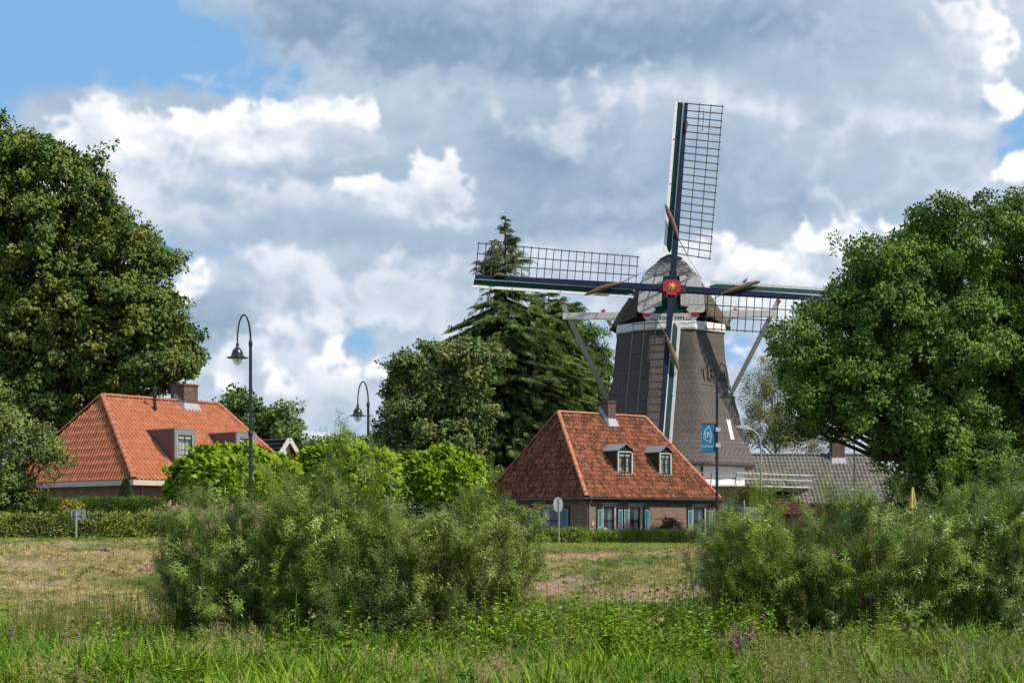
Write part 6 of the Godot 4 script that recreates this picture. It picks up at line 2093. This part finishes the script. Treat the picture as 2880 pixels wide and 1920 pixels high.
	for s in spots:
		var top := P(s[0], s[1] - 14, s[2])
		var g := ground_h(top.x, s[2])
		var o := thing("loosestrife", s[4], "flower", Vector3(top.x, g, -s[2]), 0.0, "purple loosestrife in the grass")
		for k in s[3]:
			var e := Vector3(rf(-0.28, 0.28), (top.y - g) * rf(0.86, 1.0), rf(-0.2, 0.2))
			var b := Vector3(e.x * 0.4, 0, e.z * 0.4)
			var st := MB.new()
			st.tube([b, e], [0.008, 0.004], 5)
			for i in 22:
				var t := (i + 0.5) / 30.0
				leaf_card(st, b.lerp(e, t), (rdir() + Vector3(0, 0.3, 0)).normalized(), Vector3.UP, 0.09, 0.022)
			part("stem", st, stem_m, o)
			var fl := MB.new()
			for i in 60:
				var t := rf(0.70, 1.0)
				leaf_flat(fl, b.lerp(e, t), rdir(), rdir(), 0.055 * lerpf(1.1, 0.5, (t - 0.7) / 0.3), 0.03)
			part("flower_spike", fl, mats.purple, o)

func flower_heads() -> ArrayMesh:
	var m := MB.new()
	for k in 2:
		var p := Vector3(rf(-0.1, 0.1), rf(1.0, 1.25), rf(-0.1, 0.1))
		for i in 6: leaf_flat(m, p, (rdir() + Vector3(0, 0.4, 0)).normalized(), rdir(), 0.035, 0.026)
	return m.done()

# ---------------------------------------------------------------- street furniture and small things
func street_lamp(label: String, foot: Vector3, top: float, side: float):
	var o := thing("street_lamp", label, "street lamp", foot, 0.0 if side < 0 else PI, "street lamps with shepherd's crook arms")
	var H := top - foot.y
	var yc := H - 1.0
	var p := MB.new()
	p.lathe([Vector2(0.11, -0.3), Vector2(0.11, 0.9), Vector2(0.075, 0.96), Vector2(0.065, 1.0), Vector2(0.062, H * 0.55), Vector2(0.056, yc - 0.1)], 14)
	part("pole", p, mats.lamp_dark, o)
	var yk := H - 4.28
	for q in [[yk, 0.085], [yc - 0.06, 0.072]]:
		var c := MB.new()
		c.lathe([Vector2(0.055, q[0] - 0.10), Vector2(q[1], q[0] - 0.08), Vector2(q[1], q[0] + 0.06), Vector2(q[1] * 0.85, q[0] + 0.10), Vector2(0.045, q[0] + 0.12)], 14)
		part("collar", c, mats.lamp_dark, o)
	var pts := []
	var rr := []
	pts.append(Vector3(0, yc - 0.1, 0)); rr.append(0.036)
	for k in 17:
		var a := PI * k / 16.0
		pts.append(Vector3(-0.235 + 0.235 * cos(a), yc + 0.06 + 0.92 * sin(a), 0)); rr.append(lerpf(0.036, 0.028, k / 16.0))
	pts.append(Vector3(-0.47, yc - 0.05, 0)); rr.append(0.028)
	var ar := MB.new()
	ar.tube(pts, rr, 10)
	part("crook_arm", ar, mats.lamp_dark, o)
	var L := sub("lantern", o, at3(-0.47, yc - 0.52, 0))
	var sh := MB.new()
	sh.lathe([Vector2(0.20, -0.005), Vector2(0.385, -0.045), Vector2(0.39, -0.03), Vector2(0.25, 0.015), Vector2(0.215, 0.05), Vector2(0.20, 0.14), Vector2(0.165, 0.23), Vector2(0.11, 0.30), Vector2(0.06, 0.34), Vector2(0.052, 0.36), Vector2(0.055, 0.47), Vector2(0.03, 0.48)], 24)
	part("hood", sh, mats.lamp_dark, L)
	var gl := MB.new()
	gl.lathe([Vector2(0.0, -0.31), Vector2(0.06, -0.30), Vector2(0.12, -0.25), Vector2(0.165, -0.16), Vector2(0.185, -0.05), Vector2(0.188, 0.0)], 20)
	part("glass_bowl", gl, mats.bowl, L)
	var lb := MB.new()
	lb.lathe([Vector2(0.0, -0.20), Vector2(0.04, -0.18), Vector2(0.045, -0.08), Vector2(0.03, 0.02)], 10)
	part("bulb", lb, mats.white, L)
	return o

func street():
	mats.lamp_dark = metal(lin(0.018, 0.026, 0.034), 0.32)
	var bw := StandardMaterial3D.new()
	bw.transparency = BaseMaterial3D.TRANSPARENCY_ALPHA
	bw.albedo_color = Color(0.85, 0.86, 0.84, 0.45)
	bw.roughness = 0.3
	mats.bowl = bw
	mats.galv = mat(lin(0.36, 0.39, 0.42), 0.5, grain(71, 0.03, 0.8, 1.05), 1.5)
	mats.galv.metallic = 0.25
	street_lamp("tallest and nearest crook-armed street lamp, before the orange house", Vector3(-9.36, ground_h(-9.36, 54.5), -54.5), W(0, 883.4, 54.5).y, -1.0)
	street_lamp("smaller crook-armed street lamp standing alone against the sky in the middle", Vector3(-6.47, 0.15, -68.5), W(0, 1071.8, 68.5).y, -1.0)
	street_lamp("street lamp facing right that carries the blue banner before the mill", Vector3(9.29, 0.0, -69.0), W(0, 1020.0, 69.0).y, 1.0)
	# banner on the third lamp
	var d := 69.0
	var tl := W(1975, 1192, d); var br := W(2010, 1269.5, d)
	var w := br.x - tl.x; var hh := tl.y - br.y
	var b := thing("advertising_banner", "blue advertising banner with a white house outline logo on the lamp post", "banner", Vector3(tl.x, br.y, -d))
	var bm := MB.new()
	bm.bx(0, 0, -0.025, w, hh, 0.025)
	part("panel", bm, mats.banner_blue, b)
	var fm := MB.new()
	fm.bx(-0.02, -0.03, -0.035, w + 0.02, 0.0, 0.035); fm.bx(-0.02, hh, -0.035, w + 0.02, hh + 0.03, 0.035); fm.bx(w, 0, -0.035, w + 0.05, hh, 0.035)
	part("frame", fm, mats.navy_plain, b)
	for y in [hh * 0.80, hh * 0.23]:
		var k := MB.new()
		k.bx(w + 0.05, y - 0.09, -0.08, w + 0.27, y + 0.09, 0.08)
		part("clamp", k, mats.white, b)
	var sx := w / 395.0; var sy := hh / 865.0
	var ol := [[375, 430], [455, 640], [470, 700], [425, 938], [228, 828], [216, 790], [248, 575]]
	var lg := MB.new()
	for i in ol.size():
		var p0 := Vector3((ol[i][0] - 165.0) * sx, hh - (ol[i][1] - 360.0) * sy, 0.03)
		var p1 := Vector3((ol[(i + 1) % ol.size()][0] - 165.0) * sx, hh - (ol[(i + 1) % ol.size()][1] - 360.0) * sy, 0.03)
		lg.beam(p0 - (p1 - p0).normalized() * 0.015, p1 + (p1 - p0).normalized() * 0.015, 0.036, 0.008 + 0.001 * i)
	part("logo_outline", lg, mats.pale_blue, b)
	# the two letters inside: a rounded a and an h that share a slanted stroke
	var lt := MB.new()
	var lp := func(x: float, y: float) -> Vector3: return Vector3((x - 165.0) * sx, hh - (y - 360.0) * sy, 0.034)
	lt.tube([lp.call(330, 800), lp.call(330, 640), lp.call(300, 612), lp.call(272, 640), lp.call(275, 770), lp.call(300, 795), lp.call(325, 760)], [0.018, 0.018, 0.018, 0.018, 0.018, 0.018, 0.018], 6)
	lt.tube([lp.call(345, 600), lp.call(355, 800), lp.call(358, 690), lp.call(385, 625), lp.call(405, 660), lp.call(405, 800)], [0.018, 0.018, 0.018, 0.018, 0.018, 0.018], 6)
	part("logo_letters", lt, mats.pale_blue, b)
	var tx := text_mesh("Haven Noord 1", 0.085, 0.008, "Droid Sans", 700)
	part("lettering", tx, mats.pale_blue, b, Transform3D(Basis().scaled(Vector3(0.72, 1, 1)), Vector3(w * 0.46, hh * 0.19, 0.028)))
	# signs seen from behind
	var s1 := thing("rectangular_sign", "small grey rectangular sign seen from behind at the hedge", "sign", Vector3(-16.03, ground_h(-16.03, 56.0) - 0.02, -56.0))
	var pm := MB.new()
	pm.lathe([Vector2(0.04, -0.2), Vector2(0.04, 1.18), Vector2(0.0, 1.18)], 10)
	part("post", pm, mats.galv, s1)
	sign_board(s1, 0.50, 0.35, 1.03, 0.05)
	var s2 := thing("round_sign", "round traffic sign seen from behind in front of the brick house", "sign", Vector3(2.37, 0.0, -77.0), 0.84)
	var p2 := MB.new()
	p2.lathe([Vector2(0.035, -0.2), Vector2(0.035, 2.28), Vector2(0.0, 2.28)], 10)
	part("post", p2, mats.galv, s2)
	var ds := MB.new()
	var circ := PackedVector2Array()
	for k in 28: circ.append(Vector2(cos(TAU * k / 28.0), sin(TAU * k / 28.0)) * 0.375 + Vector2(0, 1.94))
	ds.prism(circ, -0.075, -0.045)
	part("disc", ds, mats.galv, s2)
	var rim := MB.new()
	var pts := []
	var rr := []
	for k in 29:
		pts.append(Vector3(cos(TAU * k / 28.0) * 0.375, sin(TAU * k / 28.0) * 0.375 + 1.94, -0.06)); rr.append(0.016)
	rim.tube(pts, rr, 6, false)
	part("rim", rim, mats.sign_blue, s2)
	var s3 := thing("rectangular_sign", "larger grey sign seen from behind, half hidden by the right willow", "sign", Vector3(10.98, 0.0, -72.0))
	var p3 := MB.new()
	p3.lathe([Vector2(0.04, -0.2), Vector2(0.04, 2.1), Vector2(0.0, 2.1)], 10)
	part("post", p3, mats.galv, s3)
	sign_board(s3, 1.0, 0.6, 1.45, 0.38)
	# modern street light
	var sl := thing("modern_street_light", "grey modern street light with a flat head right of the mill", "street light", Vector3(12.1, 0.0, -74.0))
	var mp := MB.new()
	mp.tube([Vector3(0, -0.2, 0), Vector3(0, 4.6, 0), Vector3(-0.03, 5.0, 0), Vector3(-0.16, 5.32, 0), Vector3(-0.40, 5.52, 0), Vector3(-0.62, 5.60, 0)], [0.07, 0.05, 0.048, 0.045, 0.042, 0.04], 10)
	part("pole", mp, mats.galv, sl)
	var hd := MB.new()
	hd.prism(PackedVector2Array([Vector2(-1.22, 5.66), Vector2(-0.95, 5.60), Vector2(-0.55, 5.54), Vector2(-0.52, 5.66), Vector2(-0.80, 5.76), Vector2(-1.15, 5.74)]), -0.13, 0.13)
	part("lamp_head", hd, mats.white, sl)
	# white flag pole
	var fp := thing("white_pole", "slim white pole in front of the grey roof under the oak", "pole", Vector3(19.1, 0.0, -85.0))
	var fm2 := MB.new()
	fm2.lathe([Vector2(0.055, -0.2), Vector2(0.045, 5.9), Vector2(0.03, 5.93), Vector2(0.0, 5.95)], 12)
	part("shaft", fm2, mats.white, fp)
	var fb := MB.new()
	fb.lathe([Vector2(0.0, 5.93), Vector2(0.05, 5.97), Vector2(0.05, 6.0), Vector2(0.0, 6.04)], 10)
	part("finial", fb, mats.white, fp)
	# folded yellow parasol peeping over the right willows
	var yp := thing("folded_parasol", "folded yellow parasol peeping above the right willow bushes", "parasol", Vector3(18.95, -0.62, -72.0))
	var pp := MB.new()
	pp.lathe([Vector2(0.025, 0), Vector2(0.025, 3.2), Vector2(0.0, 3.22)], 8)
	part("pole", pp, mats.white, yp)
	var cn := MB.new()
	for k in 12:
		var a0 := TAU * k / 12.0; var a1 := TAU * (k + 1) / 12.0
		var r0 := 0.20 if k % 2 == 0 else 0.12; var r1 := 0.12 if k % 2 == 0 else 0.20
		var t0 := Vector3(cos(a0) * r0, 2.35, -sin(a0) * r0); var t1 := Vector3(cos(a1) * r1, 2.30, -sin(a1) * r1)
		cn.quad(t0, t1, Vector3(cos(a1) * 0.05, 3.32, -sin(a1) * 0.05), Vector3(cos(a0) * 0.05, 3.32, -sin(a0) * 0.05))
	part("canopy", cn, mats.yellow_cloth, yp)
	# hollyhocks along the front wall
	for q in [[1392, 1212, 83.0, "white", "white hollyhock left of the others before the first window"], [1424, 1200, 83.6, "pink", "tall pale pink hollyhock before the paired shutters"], [1441, 1192, 83.9, "pink", "tallest pink hollyhock beside the second window"], [1448, 1206, 84.2, "pink", "short deep pink hollyhock under the second window"], [1485, 1208, 84.6, "pink", "pink hollyhock before the rightmost of the paired windows' shutters"]]:
		var top := P(q[0], q[1], q[2])
		var o := thing("hollyhock", q[4], "flower", Vector3(top.x, 0.0, -q[2]), 0.0, "hollyhocks before the house")
		var st := MB.new()
		st.tube([Vector3(0, 0, 0), Vector3(0.03, top.y, 0)], [0.012, 0.006], 5)
		for k in 16: leaf_card(st, Vector3(0, top.y * rf(0.05, 0.75), 0), (rdir() + Vector3(0, 0.2, 0)).normalized(), Vector3.UP, 0.16, 0.13)
		part("stem", st, mats.flower_stem, o)
		for k in 7:
			var fl := MB.new()
			var c := Vector3(rf(-0.06, 0.06), top.y * lerpf(0.62, 1.0, k / 6.0), 0.03)
			for i in 6: leaf_flat(fl, c, (Vector3(cos(i * 1.05), sin(i * 1.05), 0.5)).normalized(), Vector3(0, 0, 1), 0.075, 0.07)
			part("blossom", fl, mats.petal_white if q[3] == "white" else mats.petal_pink, o)
	# pigeon on the right sail
	var bp := W(2095, 794, 103.6)
	var bd := thing("pigeon", "small grey pigeon perched on the right sail's edge board", "bird", bp)
	var bo := MB.new()
	var rings := [[Vector3(-0.24, -0.04, 0), 0.015], [Vector3(-0.15, 0.0, 0), 0.045], [Vector3(-0.03, 0.06, 0), 0.085], [Vector3(0.06, 0.12, 0), 0.08], [Vector3(0.10, 0.19, 0), 0.05], [Vector3(0.115, 0.24, 0), 0.045], [Vector3(0.14, 0.265, 0), 0.03], [Vector3(0.19, 0.255, 0), 0.006]]
	var bpts := []
	var brs := []
	for k in rings:
		bpts.append(k[0]); brs.append(k[1])
	bo.tube(bpts, brs, 10)
	for z in [-0.03, 0.03]: bo.tube([Vector3(0.0, 0.02, z), Vector3(0.01, -0.07, z)], [0.008, 0.006], 5)
	part("body", bo, mats.bird_grey, bd)
	for z in [-1.0, 1.0]:
		var wg := MB.new()
		wg.tube([Vector3(0.06, 0.12, z * 0.07), Vector3(-0.08, 0.05, z * 0.08), Vector3(-0.22, -0.03, z * 0.03)], [0.02, 0.04, 0.008], 6)
		part("wing", wg, mats.bird_wing, bd)

func sign_board(s: Node3D, w: float, h: float, y: float, off: float):
	var m := MB.new()
	var pts := PackedVector2Array()
	var r := 0.05
	for c in [[w / 2.0 - r, h / 2.0 - r, 0.0], [-w / 2.0 + r, h / 2.0 - r, PI / 2], [-w / 2.0 + r, -h / 2.0 + r, PI], [w / 2.0 - r, -h / 2.0 + r, 1.5 * PI]]:
		for k in 5:
			var a: float = c[2] + PI / 2 * k / 4.0
			pts.append(Vector2(c[0] + cos(a) * r + off, c[1] + sin(a) * r + y))
	m.prism(pts, -0.075, -0.050)
	part("board", m, mats.galv, s)
	var e := MB.new()
	var loop := []
	var rr := []
	for k in pts.size() + 1:
		var q := pts[k % pts.size()]
		loop.append(Vector3(q.x, q.y, -0.055)); rr.append(0.014)
	e.tube(loop, rr, 6, false)
	part("rim", e, mats.galv, s)
	for x in [-0.3, 0.3]:
		var b := MB.new()
		b.bx(off + w * x - 0.012, y - h * 0.42, -0.050, off + w * x + 0.012, y + h * 0.42, -0.030)
		part("stiffener", b, mats.dark_metal, s)
	var bar := MB.new()
	bar.bx(minf(-0.06, off - w * 0.34), y - 0.02, -0.048, maxf(0.06, off + w * 0.34), y + 0.02, -0.022)
	part("bracket", bar, mats.galv, s)

func more_materials():
	mats.cream = metal(lin(0.62, 0.60, 0.52), 0.45)
	mats.zinc_dark = metal(lin(0.12, 0.13, 0.14), 0.5)
	mats.cheek = mat(lin(0.17, 0.095, 0.085), 0.7, grain(72, 0.03, 0.7, 1.05), 1.0)
	mats.net = mat(lin(0.45, 0.46, 0.46), 0.9)
	mats.dark_wood = mat(lin(0.035, 0.026, 0.022), 0.7, grain(73, 0.03, 0.7, 1.1), 1.0)
	mats.joint = mat(lin(0.30, 0.30, 0.31), 0.8)
	mats.dark_brick = brick_mat(54, [Color8(112, 62, 54), Color8(100, 56, 50), Color8(122, 70, 60)], Color8(130, 112, 104))
	mats.black_tile = mat(lin(0.055, 0.055, 0.06), 0.6, grain(74, 0.03, 0.7, 1.1), 1.0)
	mats.soldier = []
	for k in 3: mats.soldier.append(mat(lin([0.20, 0.16, 0.23][k], [0.115, 0.095, 0.135][k], [0.085, 0.07, 0.095][k]), 0.9))
	mats.banner_blue = mat(lin(0.012, 0.165, 0.36), 0.5)
	mats.navy_plain = mat(lin(0.02, 0.03, 0.06), 0.5)
	mats.pale_blue = mat(lin(0.42, 0.62, 0.78), 0.6)
	mats.sign_blue = mat(lin(0.05, 0.20, 0.45), 0.5)
	mats.yellow_cloth = mat(lin(0.62, 0.44, 0.16), 0.85)
	mats.flower_stem = mat(lin(0.07, 0.11, 0.035), 0.8)
	mats.petal_pink = mat(lin(0.55, 0.16, 0.30), 0.8)
	mats.petal_white = mat(lin(0.72, 0.68, 0.62), 0.8)
	mats.purple = mat(lin(0.38, 0.13, 0.33), 0.8)
	mats.bird_grey = mat(lin(0.14, 0.15, 0.17), 0.7)
	mats.bird_wing = mat(lin(0.09, 0.10, 0.12), 0.7)

# ---------------------------------------------------------------- the scene
func _ready():
	rng.seed = 20240817
	setup()
	house_materials()
	more_materials()
	make_ground()
	build_mill()
	right_house()
	left_house()
	far_houses()
	street()
	leaf_meshes()
	trees()
	hedges()
	willows()
	grasses()
